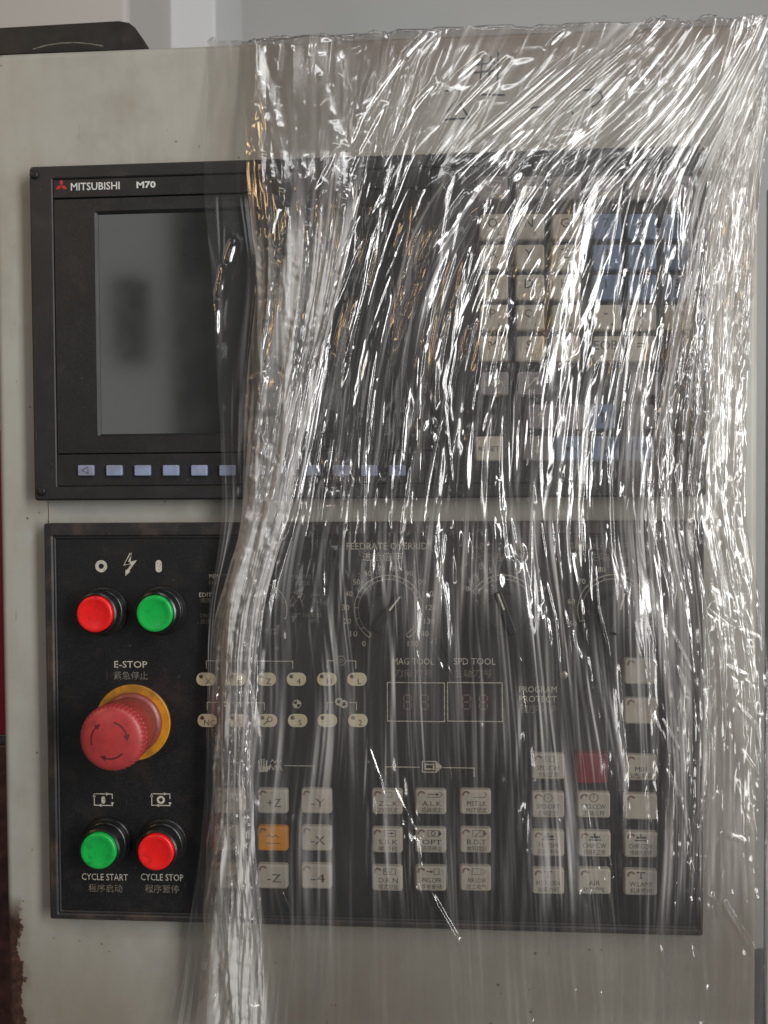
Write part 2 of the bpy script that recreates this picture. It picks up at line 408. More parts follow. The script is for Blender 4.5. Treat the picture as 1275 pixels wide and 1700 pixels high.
# ------------------------------------------------------------------ the setting behind
CY = 10.0                                                  # cabinet sheet lies at y = +10 mm
wl = mk([(-2500, 0, -1200), (2500, 0, -1200), (2500, 0, 1500), (-2500, 0, 1500)], [(0, 1, 2, 3)])
o = ob('wall', wl, 'wall', (0, 1600, 0)); o['kind'] = 'structure'
x0, z0 = PX(216, 20, 900); x1, _ = PX(357, 20, 900)
o = ob('pillar', rbox(x1-x0, 2400, 200, 6, 4), 'pillar', ((x0+x1)/2, 1100, 0)); o['kind'] = 'structure'
xa, _ = PX(-260, 20, 700); xb, _ = PX(212, 20, 700)
o = ob('far_machine_casing', rbox(xb-xa, 1900, 300, 20, 8), 'beige_far', ((xa+xb)/2, 1000, 0))
tag(o, 'blurred beige grey machine casing beyond the upper left of the cabinet', 'machine')

# ------------------------------------------------------------------ cabinet
cxl, _ = PX(-16, 86, CY); cxr, czt = PX(1266, 33, CY); cxr = PX(1262, 420, CY)[0]; _, czt2 = PX(2, 86, CY)
czt = (czt+czt2)/2
cab = thing('control_cabinet', 'dirty beige painted control cabinet carrying the black panels', 'cabinet', ((cxl+cxr)/2, CY+150, -420))
W_, H_ = cxr-cxl, czt+420
def cab_body():
    r = 5.0; V = []; F = []; n = 6
    prof = [(0.0, 260.0)]+[(r-r*math.sin(math.pi/2*i/n)-0, r-r*math.cos(math.pi/2*i/n)) for i in range(n, -1, -1)]
    # inset, depth rings from back to front round the edge
    rings = [(0.0, 260.0)]+[(r*(1-math.cos(math.pi/2*i/n)), r*(1-math.sin(math.pi/2*i/n))) for i in range(n+1)]
    L = None
    for ins, dy in rings:
        o_ = rr_outline(W_-2*ins, H_-2*ins, max(0.4, 4-ins*0.6), 4); L = len(o_)
        V += [(x, dy, z) for x, z in o_]
    for k in range(len(rings)-1):
        for i in range(L):
            j = (i+1) % L; F.append((k*L+i, k*L+j, (k+1)*L+j, (k+1)*L+i))
    F.append(tuple(range((len(rings)-1)*L, len(rings)*L)))
    return autosmooth(mk(V, F, True), 40)
ob('casing', cab_body(), 'cabinet', ((cxl+cxr)/2, CY, (czt-420)/2), cab)
# thin filler seam between the two units and a sheet join at its left end
sx, sz = PX(80, 852, CY)
V, F = ribbon([(0, 7.2), (0.25, 0), (0, -7.2)], 0.45)
ob('sheet_seam', mk(V, F), 'rusty', (sx, CY-0.06, sz), cab)
# hand written marker strokes
strokes = [[(801, 96), (797, 136)], [(815, 92), (812, 130)], [(788, 108), (822, 104)], [(786, 121), (820, 117)], [(827, 86), (826, 134)],
           [(737, 152), (752, 148), (764, 152), (758, 166), (742, 186)], [(764, 172), (779, 197)], [(735, 199), (778, 196)], [(797, 157), (838, 158)],
           [(968, 150), (984, 149), (998, 154), (1000, 164), (990, 174), (982, 178)], [(948, 184), (952, 190)], [(905, 176), (880, 180)]]
for s in strokes:
    P = [PX(a, b, CY) for a, b in s]; c0 = np.mean(P, 0)
    V, F = ribbon([(p[0]-c0[0], p[1]-c0[1]) for p in P], 1.15)
    ob('marker_stroke', mk(V, F), 'marker', (c0[0], CY-0.08, c0[1]), cab)

# dark bracket lying on the cabinet top, upper left
def bracket():
    pts = [PX(a, b, 60) for a, b in ((-90, 64), (205, 47), (222, 50), (232, 58), (246, 78), (246, 92), (-90, 105))]
    c0 = np.mean(pts, 0); V = []; F = []; n = len(pts)
    for y in (-8, 60):
        V += [(p[0]-c0[0], y, p[1]-c0[1]) for p in pts]
    for i in range(n):
        j = (i+1) % n; F.append((i, j, n+j, n+i))
    F += [tuple(reversed(range(n))), tuple(range(n, 2*n))]
    return mk(V, F), c0
bm_, c0 = bracket()
br = thing('steel_bracket', 'dark steel bracket on top of the cabinet at upper left', 'bracket', (c0[0], 70, c0[1]-5))
ob('bracket_plate', bm_, 'bracket', (c0[0], 60, c0[1]), br)
# pale bent wire on the bracket
P = [PX(a, b, 48) for a, b in ((55, 82), (75, 76), (100, 72), (125, 71), (150, 73), (172, 77))]
V, F = [], []
for i, p in enumerate(P):
    for k in range(6):
        a = 2*math.pi*k/6; V.append((p[0]-P[0][0], 0.5*math.cos(a), p[1]-P[0][1]+0.5*math.sin(a)))
for i in range(len(P)-1):
    for k in range(6): F.append((i*6+k, i*6+(k+1) % 6, i*6+6+(k+1) % 6, i*6+6+k))
ob('cable_arc', mk(V, F, True), 'steel', (P[0][0], 48, P[0][1]), br)

# crimson and brown steel left of the cabinet, dark frame on the right
def side_post(name, px0, px1, py0, py1, y, mat, label, cat):
    a = PX(px0, py0, y); b = PX(px1, py1, y)
    o = ob(name, rbox(b[0]-a[0], abs(a[1]-b[1]), 20, 2, 1.5), mat, ((a[0]+b[0])/2, y+20, (a[1]+b[1])/2)); tag(o, label, cat)
side_post('machine_guard', -60, 26, 715, 1222, 32, 'crimson', 'crimson painted machine guard showing as a strip at the left edge', 'guard')
side_post('steel_post', -60, 30, 1236, 1900, 36, 'rusty', 'rusty brown steel post at the lower left edge below the crimson guard', 'post')
side_post('frame_upright', 1296, 1420, 292, 1900, 40, 'grime_grey', 'dark grey upright just right of the cabinet edge', 'post')

# ------------------------------------------------------------------ display unit
DX0, DX1, DZ0, DZ1 = -240.1, 159.9, -3.8, 197.8
du = thing('display_unit', 'black display unit with dark screen and key pad above the operator panel', 'display', ((DX0+DX1)/2, CY, DZ0))
def rect_px(a, b, c, d, y): 
    p = PX(a, b, y); q = PX(c, d, y); return (p[0], q[0], q[1], p[1])
ix0, iz1 = PX(87, 297, 0); ix1, iz0 = PX(1142, 800, 0); ix0b, _ = PX(93, 760, 0)
ix0 = (ix0+ix0b)/2
sx0, sz1 = PX(163, 356, 2); _, sz0 = PX(166, 721, 2); sx0 = PX(165, 540, 2)[0]; sx1 = PX(652, 540, 2)[0]
# outer frame with an opening that holds the inner plates
me = ring_slab((DX0, DX1, DZ0, DZ1), (ix0, ix1, iz0, iz1), CY, 1.2, 0.6, 2.2, 0.8)
ob('frame', me, 'frame', (0, CY, 0), du)
kx0 = PX(716, 540, 0)[0]
zn = PX(300, 323, 0)[1]; zs = PX(300, 752, 0)[1]
# nameplate strip, screen surround, soft key strip, key bed: pieces set edge to edge with a fine groove
def slab(name, x0, x1, z0, z1, front, mat, parent, r=0.6, bev=0.35):
    return ob(name, rbox(x1-x0, z1-z0, CY-front, r, bev), mat, ((x0+x1)/2, CY, (z0+z1)/2), parent)
g = 0.35
slab('nameplate', ix0+g, kx0-g, zn+g, iz1-g, 0.6, 'plate', du)
me = ring_slab((ix0+g, kx0-g, zs+g, zn-g), (sx0, sx1, sz0, sz1), CY-0.8, 0.3, 1.6, 0.4, 0.8)
ob('screen_surround', me, 'plate', (0, CY, 0), du)
slab('soft_key_strip', ix0+g, kx0-g, iz0+g, zs-g, 0.2, 'plate', du)
slab('key_bed', kx0+g, ix1-g, iz0+g, iz1-g, 0.9, 'keybed', du)
ob('screen', rbox(sx1-sx0-0.2, sz1-sz0-0.2, 2.0, 0.5, 0), 'screen', ((sx0+sx1)/2, 4.6, (sz0+sz1)/2), du)
# screws in the corners
def screw(px, py, parent, mat='screw', r=2.6, y=-0.1):
    x, z = PX(px, py, 0)
    s = ob('screw', cached('screwhead%s' % r, lambda: lathe([(r, 0), (r, 0.7), (r*0.8, 1.1), (r*0.3, 1.25)], 24)), mat, (x, y, z), parent)
    def cross():
        pts = []
        parts = [ribbon([(-r*.55, 0), (r*.55, 0)], r*.22), ribbon([(0, -r*.55), (0, r*.55)], r*.22)]
        parts[1] = ([(v[0], -0.02, v[2]) for v in parts[1][0]], parts[1][1])
        V, F = join_vf(parts); c, s_ = math.cos(.6), math.sin(.6)
        return mk([(v[0]*c-v[2]*s_, v[1], v[0]*s_+v[2]*c) for v in V], F)
    ob('cross_slot', cached('cross%s' % r, cross), 'ink', (x, y-1.35, z), s)
screw(57, 290, du); screw(69, 816, du); screw(1167, 250, du, 'steel', 3.0)
# emblem and lettering
ex, ez = PX(102, 307, 0.6)
def diamond(cx, cz, a, hw, hl):
    c, s = math.cos(a), math.sin(a); pts = [(hl, 0), (0, hw), (-hl, 0), (0, -hw)]
    return poly([(cx+p[0]*c-p[1]*s, cz+p[0]*s+p[1]*c) for p in pts])
sd = 1.95
parts = [diamond(sd*math.cos(math.radians(a)), sd*math.sin(math.radians(a)), math.radians(a), sd*0.577, sd) for a in (90, 210, 330)]
for k, p in enumerate(parts): ob('emblem_diamond', mk(*p), 'logo_red', (ex, 0.45, ez-0.6), du)
text('MITSUBISHI', 158, 309, 0.45, 13, 'print_white', du, width=85, bold=0.012)
text('M70', 242.5, 306.5, 0.45, 11.5, 'print_white', du, width=33, bold=0.03)
# soft keys
skm = lambda: rbox(27.5*PXMM, 18*PXMM, 2.2, 0.7, 0.5)
for k in range(12):
    x, z = PX(142.5+47*k, 781, -1.2)
    kk = ob('soft_key', cached('soft', skm), 'softkey', (x, 0.4, z), du)
    ob('key_well', cached('softwell', lambda: mk(*ribbon([(-5.1, -3.5), (5.1, -3.5), (5.1, 3.5), (-5.1, 3.5)], 0.4, True))), 'ink', (x, 0.15, z), kk)
    if k in (0, 11):
        s = 1 if k == 0 else -1
        V, F = ribbon([(-2.0*s, 0), (1.8*s, 2.0), (1.8*s, -2.0)], 0.3, True)
        ob('legend', mk(V, F), 'ink', (x-0.2*s, -1.9, z), kk)
# key pad
KH = 3.2
def key(px, py, mat, lines, parent, w=50, h=43, face=0.9, ind=None, name='key', inkm='ink', hh=KH):
    x, z = PX(px, py, face-hh)
    me = cached(('key', w, h, mat, hh), lambda: rbox(w*PXMM, h*PXMM, hh, 1.6, 0.9, 2, 0.35))
    kk = ob(name, me, mat, (x, face, z), parent)
    yf = face-hh-0.06
    for s, ox, oz, th, wd in lines:
        text(s, 0, 0, yf, th, inkm, kk, 'legend', wd, 0.0, (x+ox*PXMM, z-oz*PXMM))
    if ind:
        def indm():
            V, F = ribbon([(p[0], p[1]) for p in circ(0, 0, 5.2*PXMM, 10, 20, 200)], 3.2*PXMM); return mk(V, F)
        ob('indicator', cached('ind', indm), 'ind_rim', (x-15.5*PXMM, yf, z+12.5*PXMM), kk)
    return kk, x, yf, z
cols = [820, 880, 940, 1008, 1066, 1126]
rows = [312, 376, 427, 477, 527, 579, 637, 692, 745]
fn = ['MONITOR', 'SETUP', 'EDIT', 'DIAGN', '', '']
for c, s in enumerate(fn):
    kk, x, yf, z = key(cols[c]+(-2 if c == 0 else 0), rows[0], 'key_grey', [(s, 0, 12, 7, 34)] if s else [('F0', 0, -1, 11, None)] if c == 5 else [], du, 50, 40, inkm='print')
    if c < 5:
        icons = [[ribbon([(-4.5, -2.5), (4.5, -2.5), (4.5, 4), (-4.5, 4)], .4, True), ribbon([(-2, 1), (2, 1)], .4), ribbon([(0.01, -1), (0, 2.8)], .4)],
                 [ribbon([(-4.5, -2.5), (4.5, -2.5), (4.5, 4), (-4.5, 4)], .4, True), ribbon([(-3, 0.5), (3, 0.5)], .8)],
                 [ribbon([(-4.5, -2.5), (4.5, -2.5), (4.5, 2.5), (-4.5, 2.5)], .4, True), annulus(0, 1, 2.2, 1.7, 16)],
                 [ribbon([(-4.5, -2.5), (4.5, -2.5)], .4), ribbon([(-3, -1), (-1, 2.5), (1, 0), (3.5, 3)], .4)],
                 [ribbon([(-4.5, -3.5), (4.5, -3.5), (4.5, 4), (-4.5, 4)], .4, True), ribbon([(-3, 2.5), (-1, 2.5), (2.5, -1.5)], .5)]][c]
        V, F = join_vf([([(v[0], -0.01*i, v[2]) for v in p[0]], p[1]) for i, p in enumerate(icons)])
        ob('legend', mk(V, F), 'print', (x, yf, z), kk)
grid = [['O/A', 'N/B', 'G/C', '7', '8', '9'], ['X/U', 'Y/V', 'Z/W', '4', '5', '6'], ['F/E', 'D/L', 'H/!', '1', '2', '3'],
        ['P/I', 'Q/J', 'R/K', '-/+', '0/*', './,'], ['M/(', 'S/)', 'T/[', 'EOB/]', '=/#', '//']]
for r_, row in enumerate(grid):
    for c, s in enumerate(row):
        if r_ == 4 and c == 5: continue
        mat = 'key_blue' if (c >= 3 and r_ < 3) else 'key'
        a, _, b = s.partition('/') if s != '//' else ('/', '', '')
        L = [(a, -2, -6, 15 if a not in '-=.' else {'-': 2.2, '=': 7, '.': 3}[a], 38 if a == 'EOB' else None)]
        if b and b not in '*!,': L.append((b, 8, 12, 7, None))
        key(cols[c], rows[r_+1], mat, L, du, 48, 43)
key(821, 637, 'key_grey', [('SHIFT', 0, 0, 8, 34)], du, 48, 40, inkm='print')
for px, t in ((882, 1), (1072, 2)):
    kk, x, yf, z = key(px, 637, 'key_grey', [], du, 48, 40)
    P = [ribbon([(-4, -3), (3, 3)], .5), poly([(3.9, 3.9), (0.8, 3.2), (3.2, 0.8)]), ribbon([(-4, 3.6), (-1, 3.6)], .5)] if t == 1 else \
        [ribbon([(-4, 2.5), (4, 2.5)], .5), ribbon([(-4, 0), (4, 0)], .5), ribbon([(-4, -2.5), (1, -2.5)], .5)]
    V, F = join_vf([([(v[0], -0.01*i, v[2]) for v in p[0]], p[1]) for i, p in enumerate(P)])
    ob('legend', mk(V, F), 'print', (x, yf, z), kk)
def arrow_legend(kk, x, yf, z, ang, mat='ink', s=3.4):
    a = math.radians(ang); R_ = lambda p: (p[0]*math.cos(a)-p[1]*math.sin(a), p[0]*math.sin(a)+p[1]*math.cos(a))
    p1 = ribbon([R_((-s, 0)), R_((s*.3, 0))], s*.3); p2 = poly([R_((s, 0)), R_((s*.2, s*.5)), R_((s*.2, -s*.5))])
    V, F = join_vf([p1, ([(v[0], -0.01, v[2]) for v in p2[0]], p2[1])])
    ob('legend', mk(V, F), mat, (x, yf, z), kk)
for px, py, mat, ang, s in ((898, 692, 'key_grey', None, '▲'), (946, 692, 'key_grey', None, '2'), (1000, 692, 'key_blue', 90, ''), (1062, 692, 'key_grey', None, '='),
                            (812, 745, 'key', None, 'RESET'), (892, 745, 'key_grey', None, '▼'), (946, 745, 'key_blue', 180, ''), (1004, 745, 'key_blue', 270, ''), (1061, 745, 'key_blue', 0, '')):
    kk, x, yf, z = key(px, py, mat, [(s, 0, 0, {'=': 7, 'RESET': 8}.get(s, 13), 34 if s == 'RESET' else None)] if s and s not in '▲▼' else [], du, 48, 42, inkm='ink' if mat != 'key_grey' else 'print')
    if ang is not None: arrow_legend(kk, x, yf, z, ang)
    elif s and s in '▲▼': arrow_legend(kk, x, yf, z, 90 if s == '▲' else 270, 'print')

# ------------------------------------------------------------------ operator panel
OX0, OX1, OZ0, OZ1 = -234.8, 158.9, -261.75, -17.7
op = thing('operator_panel', 'black operator panel of dials and ivory keys below the display', 'control panel', ((OX0+OX1)/2, CY, OZ0))
fx0, fz1 = PX(94, 894, 2); fx1, fz0 = PX(1156, 1520, 2); fx0 = PX(98, 1200, 2)[0]; fz0 = PX(100, 1510, 2)[1]
ob('frame', ring_slab((OX0, OX1, OZ0, OZ1), (fx0-1.4, fx1+1.4, fz0-1.4, fz1+1.4), CY, 1.4, 0.9, 1.4, 0.5), 'frame_dusty', (0, CY, 0), op)
ob('inner_rim', ring_slab((fx0-1.3, fx1+1.3, fz0-1.3, fz1+1.3), (fx0, fx1, fz0, fz1), CY-0.9, 0.3, 0.5, 0.5, 0.4), 'frame', (0, CY, 0), op)
FY = 2.0
ob('face_plate', rbox(fx1-fx0-0.1, fz1-fz0-0.1, CY-FY, 0.3, 0), 'face', ((fx0+fx1)/2, CY, (fz0+fz1)/2), op)
PY = FY-0.06
def prt(parts, px, py, mat='print', name='printed_symbol', parent=None, y=PY):
    x, z = PX(px, py, y)
    V, F = join_vf([([(v[0]*PXMM, -0.01*(i % 2), v[2]*PXMM) for v in p[0]], p[1]) for i, p in enumerate(parts)])
    return ob(name, mk(V, F), mat, (x, y, z), parent or op)
prt([annulus(0, 0, 10.5, 4.6)], 168, 940)
prt([poly([(4, 20), (-9, -1), (0, 0)]), poly([(4, 20), (0, 0), (1.5, 1.5)]), ribbon([(2.5, 18), (-7, 0), (8, 3), (-4, -13)], 4.2), poly([(-7.5, -21), (-7, -10), (1.5, -13)])], 215, 936)
prt([poly([(p[0], p[1]) for p in rr_outline(11, 21, 5.4, 5)])], 263.5, 940)
text('E-STOP', 217, 1103, PY, 11.5, 'print', op, width=58)
text('紧急停止', 217, 1121.5, PY, 14, 'print_dim', op, width=60)
text('CYCLE START', 174, 1456, PY, 11.5, 'print', op, width=82)
text('程序启动', 175, 1474.5, PY, 14, 'print_dim', op, width=60)
text('CYCLE STOP', 269, 1456.5, PY, 11.5, 'print', op, width=75)
text('程序暂停', 269, 1475.5, PY, 14, 'print_dim', op, width=60)
def cyc(px, inner):
    a = [ribbon([(-16, 8), (-16, -9.5), (-8, -9.5)], 1.5), ribbon([(-4, -9.5), (16, -9.5), (16, -4)], 1.5), ribbon([(16, 2), (16, 10.5), (8, 10.5)], 1.5), ribbon([(4, 10.5), (-14, 10.5)], 1.5),
         poly([(-16, 12), (-18.5, 5), (-13.5, 5)]), poly([(-10, -9.5), (-3, -12), (-3, -7)]), poly([(16, -11), (13.5, -4), (18.5, -4)]), poly([(12, 10.5), (5, 8), (5, 13)])]
    prt(a+[inner], px, 1328)
cyc(171.5, poly(rr_outline(6.5, 13, 3.2, 5))); cyc(267, annulus(0, 0, 7.2, 3.4))
# mode switch print
for s, cn, a, b in (('MEM', '自动', 355, 956.5), ('EDIT', '编辑', 341, 987.5), ('DNC', '连线', 341, 1022)):
    text(s, a, b, PY, 7, 'print' if s != 'DNC' else 'print_dim', op, width=5.4*len(s)); text(cn, a, b+9.5, PY, 8.5, 'print_dim', op, width=17)
for s, cn, a, b in (('RAP10', '快速', 503, 958), ('JOG', '手动', 523, 988), ('HANDLE', '手轮', 519, 1021)):
    text(s, a, b, PY, 7, 'print_dim', op, width=5.2*len(s)); text(cn, a+3, b+9.5, PY, 8.5, 'print_dim', op, width=17)
for a in ((366, 954, 384, 954), (366, 985.5, 352+20, 985.5), (352, 1020, 372, 1020), (478, 956, 488, 956), (492, 986, 506, 986), (484, 1019, 500, 1019)):
    prt([ribbon([(0, 0), (a[2]-a[0], a[1]-a[3]+0.01)], 1.2)], a[0], a[1], 'print_dim')
prt([ribbon([(-14, -4), (-9, 5), (-4, -4), (1, 5), (6, -4), (11, 5)], 1.3)], 495, 995, 'print_dim')
# dials
def dial(cx, cy, nums, r, a0, a1, label, cat_lab):
    x, z = PX(cx, cy, FY)
    P = [annulus(0, 0, r, r-1.2, 48)]
    n = len(nums)
    for i in range(n):
        a = math.radians(a0+(a1-a0)*i/(n-1)); P.append(ribbon([((r-7)*math.cos(a), (r-7)*math.sin(a)), (r*math.cos(a), r*math.sin(a))], 1.3))
    P[0] = ribbon(circ(0, 0, r, 40, a1, a0), 1.3)
    P.append(ribbon(circ(0, 0, r-7, 40, a1, a0), 1.0))
    prt(P, cx, cy, 'print', 'dial_scale')
    for i, s in enumerate(nums):
        if not s: continue
        a = math.radians(a0+(a1-a0)*i/(n-1)); text(s, cx+(r+13)*math.cos(a), cy-(r+11)*math.sin(a), PY, 9, 'print', op, width=6*len(s))
    k = thing('rotary_switch', label, 'dial', (x, FY, z), 'rotary override dials under the film')
    ob('knob_skirt', cached('kskirt', lambda: autosmooth(lathe([(15.5, 0), (15.5, 1.2), (14.5, 2.2), (9, 2.6)], 48), 30)), 'knob', (x, FY, z), k)
    ob('knob_body', cached('kbody', lambda: autosmooth(lathe([(11.5, 2.4), (11, 10.5), (10, 11.5), (3, 11.6)], 48, (0, 1, 2, 0.6)), 30)), 'knob', (x, FY, z), k)
    grip = ob('knob_grip', cached('kgrip', lambda: rbox(5, 26, 3, 1.2, 0.8)), 'knob', (x, FY-11.4, z), k)
    grip.rotation_euler = (0, math.radians({645: 38, 835: -20, 1018: 15, 432: 30}[cx]), 0)
    pl = ob('pointer_line', cached('kptr', lambda: mk(*ribbon([(0, 2), (0, 12)], 1.0))), 'print', (x, FY-14.5, z), k)
    pl.rotation_euler = grip.rotation_euler
dial(645, 1012, [str(v) for v in range(0, 160, 10)], 58, 235, -55, 'black feedrate dial with a numbered ring of marks up to 150 under film', 'dial')
text('FEEDRATE OVERRIDE', 646, 906.5, PY, 11.5, 'print', op, width=144); text('进给倍率', 634, 924, PY, 14.5, 'print', op, width=68)
dial(835, 1012, ['F0', '25', '50', '100'], 58, 150, 30, 'black rapid override dial, middle of the three dials under film', 'dial')
text('RAPID OVERRIDE', 836, 906.5, PY, 11.5, 'print_dim', op, width=116); text('快速进给倍率', 834, 924, PY, 14.5, 'print_dim', op, width=98)
dial(1018, 1012, [str(v) for v in range(50, 130, 10)], 58, 200, -20, 'black spindle override dial, rightmost dial under film', 'dial')
text('SPINDLE OVERRIDE', 1012, 906.5, PY, 11.5, 'print_dim', op, width=128); text('主轴倍率', 1012, 924, PY, 14.5, 'print_dim', op, width=68)
dial(432, 1012, ['']*7, 46, 200, -20, 'black mode selector dial beside the bunched film, leftmost dial', 'dial')
# membrane ovals
def oval(px, py, s):
    x, z = PX(px, py, PY)
    o_ = ob('membrane_button', cached('oval', lambda: rbox(33.5*PXMM, 22.5*PXMM, 0.6, 3.7, 0.25, 4)), 'oval', (x, FY, z), op)
    ob('indicator', cached('oind', lambda: lathe([(1.25, 0), (1.1, 0.25), (0.3, 0.35)], 14)), 'ind', (x-8*PXMM, FY-0.6, z+5*PXMM), o_)
    if s == '*': 
        V, F = join_vf([annulus(1.6, .9, 1.7, 1.2, 14), ([(v[0], -0.01, v[2]) for v in ribbon([(.6, -.1), (-2.2, -2.4)], .6)[0]], [(0, 1, 3, 2)])]); ob('legend', mk(V, F), 'ink', (x, FY-0.68, z), o_)
    elif s: text(s, 0, 0, FY-0.68, 9.5, 'ink', o_, 'legend', None, 0.0, (x+4.5*PXMM, z-3.2*PXMM))
for px, s in zip((342, 392, 442, 492, 542.5, 592.5), 'XYZ4HL'): oval(px, 1127.5, s)
for px, s in zip((344, 394, 444, 494, 543.5, 594), ('NC', 'T', '*', 'S', '1', '2')): oval(px, 1196, s)
def brk(x0, x1, y, gap=None):
    if gap: prt([ribbon([(0, -13), (0, 0), (gap[0]-x0, 0)], 1.4), ribbon([(gap[1]-x0, 0), (x1-x0, 0), (x1-x0, -13)], 1.4)], x0, y, 'print', 'bracket_line')
    else: prt([ribbon([(0, -13), (0, 0), (x1-x0, 0), (x1-x0, -13)], 1.4)], x0, y, 'print', 'bracket_line')
brk(342.5, 492, 1097); brk(543, 592, 1097, (556, 576)); brk(344, 443, 1166); brk(543, 593, 1166, (554, 580))
prt([annulus(0, 0, 9, 7, 20), annulus(0, 0, 4, 2, 14), ribbon([(-13, 0), (-8, 0)], 3)], 566, 1097, 'print_dim')
prt([annulus(0, 0, 7.5, 6, 20), poly([(0, 0), (6, 0)]+circ(0, 0, 6, 6, 0, 90)[1:]), poly([(0, 0), (-6, 0)]+circ(0, 0, 6, 6, 180, 270)[1:])], 493, 1169)
prt([annulus(-4, 2, 7, 3.4, 18), annulus(4, -2, 7, 3.4, 18)], 567, 1167, 'print')
# hand wheel and heater symbols
prt([poly([(-10, -10), (4, -10), (7, 0), (-12, 0)])]+[ribbon([(-10+4*i, 0), (-11+4.6*i, 10+3*(i in (1, 2)))], 2.6) for i in range(4)]+[ribbon([(5, -5), (10, 3)], 2.6)], 440, 1272)
prt([ribbon([(-12, 4), (-8, 9), (-4, 4), (0, 9), (4, 4), (8, 9)], 1.3), ribbon([(-14, -9)]+[(-12+i*1.5, -5+3.6*math.sin(i*1.3)) for i in range(14)]+[(10, -9)], 1.3)], 460, 1270)
brk2 = prt([ribbon([(0, 0), (51, 0), (51, -15)], 1.5)], 472, 1271, 'print', 'bracket_line')
# axis keys
for px, py, s, mat in ((380, 1331, '+Y', 'key'), (452, 1331, '+Z', 'key'), (525, 1331, '-Y', 'key'), (380, 1393, '+X', 'key'), (452, 1393, '~', 'key_orange'), (525, 1393, '-X', 'key'),
                       (380, 1456, '+4', 'key'), (452, 1456, '-Z', 'key'), (525, 1456, '-4', 'key')):
    kk, x, yf, z = key(px, py, mat, [(s, 3, 2, 14, 24)] if s != '~' else [], op, 53, 43, FY, ind=True)
    if s == '~':
        V, F = join_vf([ribbon([(-4+2*i, 1+1.5*(i % 2)) for i in range(5)], .5), ([(v[0], -.01, v[2]) for v in ribbon([(-4, -2.5), (5, -2.5)], .4)[0]], [(0, 1, 3, 2)])]); ob('legend', mk(V, F), 'ink', (x, yf, z), kk)
# lock block
prt([ribbon([(0, -15), (0, 0), (57, 0)], 1.5), ribbon([(97, 0), (149, 0), (149, -15)], 1.5)], 640.5, 1273, 'print', 'bracket_line')
prt([ribbon([(-14, -9), (9, -9), (9, 9), (-14, 9)], 1.6, True), ribbon([(-9, -4), (5, -4), (5, 4), (-9, 4)], 2.2, True), poly([(10, -9.5), (20, 0), (10, 9.5)])], 715, 1273)
def icon(kk, x, yf, z, parts):
    V, F = join_vf([([(v[0], -0.01*(i % 3), v[2]) for v in p[0]], p[1]) for i, p in enumerate(parts)]); ob('legend', mk(V, F), 'ink', (x, yf, z), kk)
Hs = 2.9
arr = lambda x0, x1, zz: [ribbon([(x0, zz), (x1, zz)], .5), poly([(x1+1.6, zz), (x1-.2, zz+.9), (x1-.2, zz-.9)])]
box = lambda x0, x1, z0, z1: ribbon([(x0, z0), (x1, z0), (x1, z1), (x0, z1)], .3, True)
lock = [('Z.L.K', 'Z轴锁定', [box(-1.5, 3, 3.2, 6.2)]), ('A.L.K', '机械锁定', [ribbon([(-2, 3.1), (5, 3.1), (7, 4.8), (5, 6.5)], .3)]+arr(-1.5, 3.5, 4.8)), ('MST.LK', 'MST锁定', [ribbon([(-1.5, 3), (5, 3), (6.4, 4.6), (5, 6.3)], .3)]),
        ('S.B.K', '单节段', [box(-1.5, 5, 2.8, 6.3)]+arr(-.5, 2.6, 4.6)), ('OPT', '选择停止', [box(-1.5, 4.6, 2.8, 6.3), annulus(1.5, 4.6, 1.4, 1.0, 14), poly([(5, 2.8), (6.6, 4.5), (5, 6.3)])]), ('B.D.T', '单节跳跃', [box(-1.5, 4.6, 2.8, 6.3), ribbon([(0, 3.2), (3, 6)], .4), poly([(5, 2.8), (6.6, 4.5), (5, 6.3)])]),
        ('D.R.N', '程式空运', [ribbon([(-2, 3.4), (-1, 6), (0, 3.4), (1, 6), (2, 3.4), (3, 6)], .35), box(-2, 5, 2.8, 6.4)]), ('PRG.OPR', '手轮断续', [box(2, 5, 2.9, 6.3)]+arr(-2.5, 0, 4.5)), ('AIR.LOW', '防工吹气', [box(-2, 3.2, 2.9, 6.3), ribbon([(4, 3), (6, 4.5), (4, 6)], .3)])]
for i, (a, b, ic) in enumerate(lock):
    px = (642.5, 715, 789.5)[i % 3]; py = (1332, 1396, 1459.5)[i//3]
    kk, x, yf, z = key(px, py, 'key', [(a, 2, 2, 8, 32), (b, 2, 13, 9, 34)], op, 53, 43, FY, ind=True); icon(kk, x, yf, z, ic)
# tool displays
text('MAG TOOL', 686, 1098, PY, 11, 'print', op, width=70); text('刀库刀号', 686, 1118, PY, 14, 'print_dim', op, width=64)
text('SPD TOOL', 788, 1098, PY, 11, 'print', op, width=70); text('主轴刀号', 785, 1118, PY, 14, 'print_dim', op, width=64)
def seg8(x, z, parent):
    P = []
    for dz in (-4.2, 0, 4.2): P.append(ribbon([(-1.7, dz), (1.7, dz)], .75))
    for dx in (-2.2, 2.2):
        for dz in (-2.1, 2.1): P.append(ribbon([(dx, dz-1.5), (dx, dz+1.5)], .75))
    for p in P: ob('segment', mk(*p), 'led_seg', (x, FY-0.25, z), parent)
for a0, a1 in ((643, 738), (743, 834)):
    x0, z1 = PX(a0, 1133, PY); x1, z0 = PX(a1, 1198, PY)
    V, F = ribbon([(x0, z0), (x1, z0), (x1, z1), (x0, z1)], 0.55, True); cx, cz = (x0+x1)/2, (z0+z1)/2
    ob('display_border', mk([(v[0]-cx, v[1], v[2]-cz) for v in V], F), 'print', (cx, PY, cz), op)
    d_ = ob('tool_display', rbox(24, 17, 0.15, 0.5, 0), 'led_glass', (cx, FY, cz), op)
    for k in (-1, 1): seg8(cx+k*5.0, cz, d_)
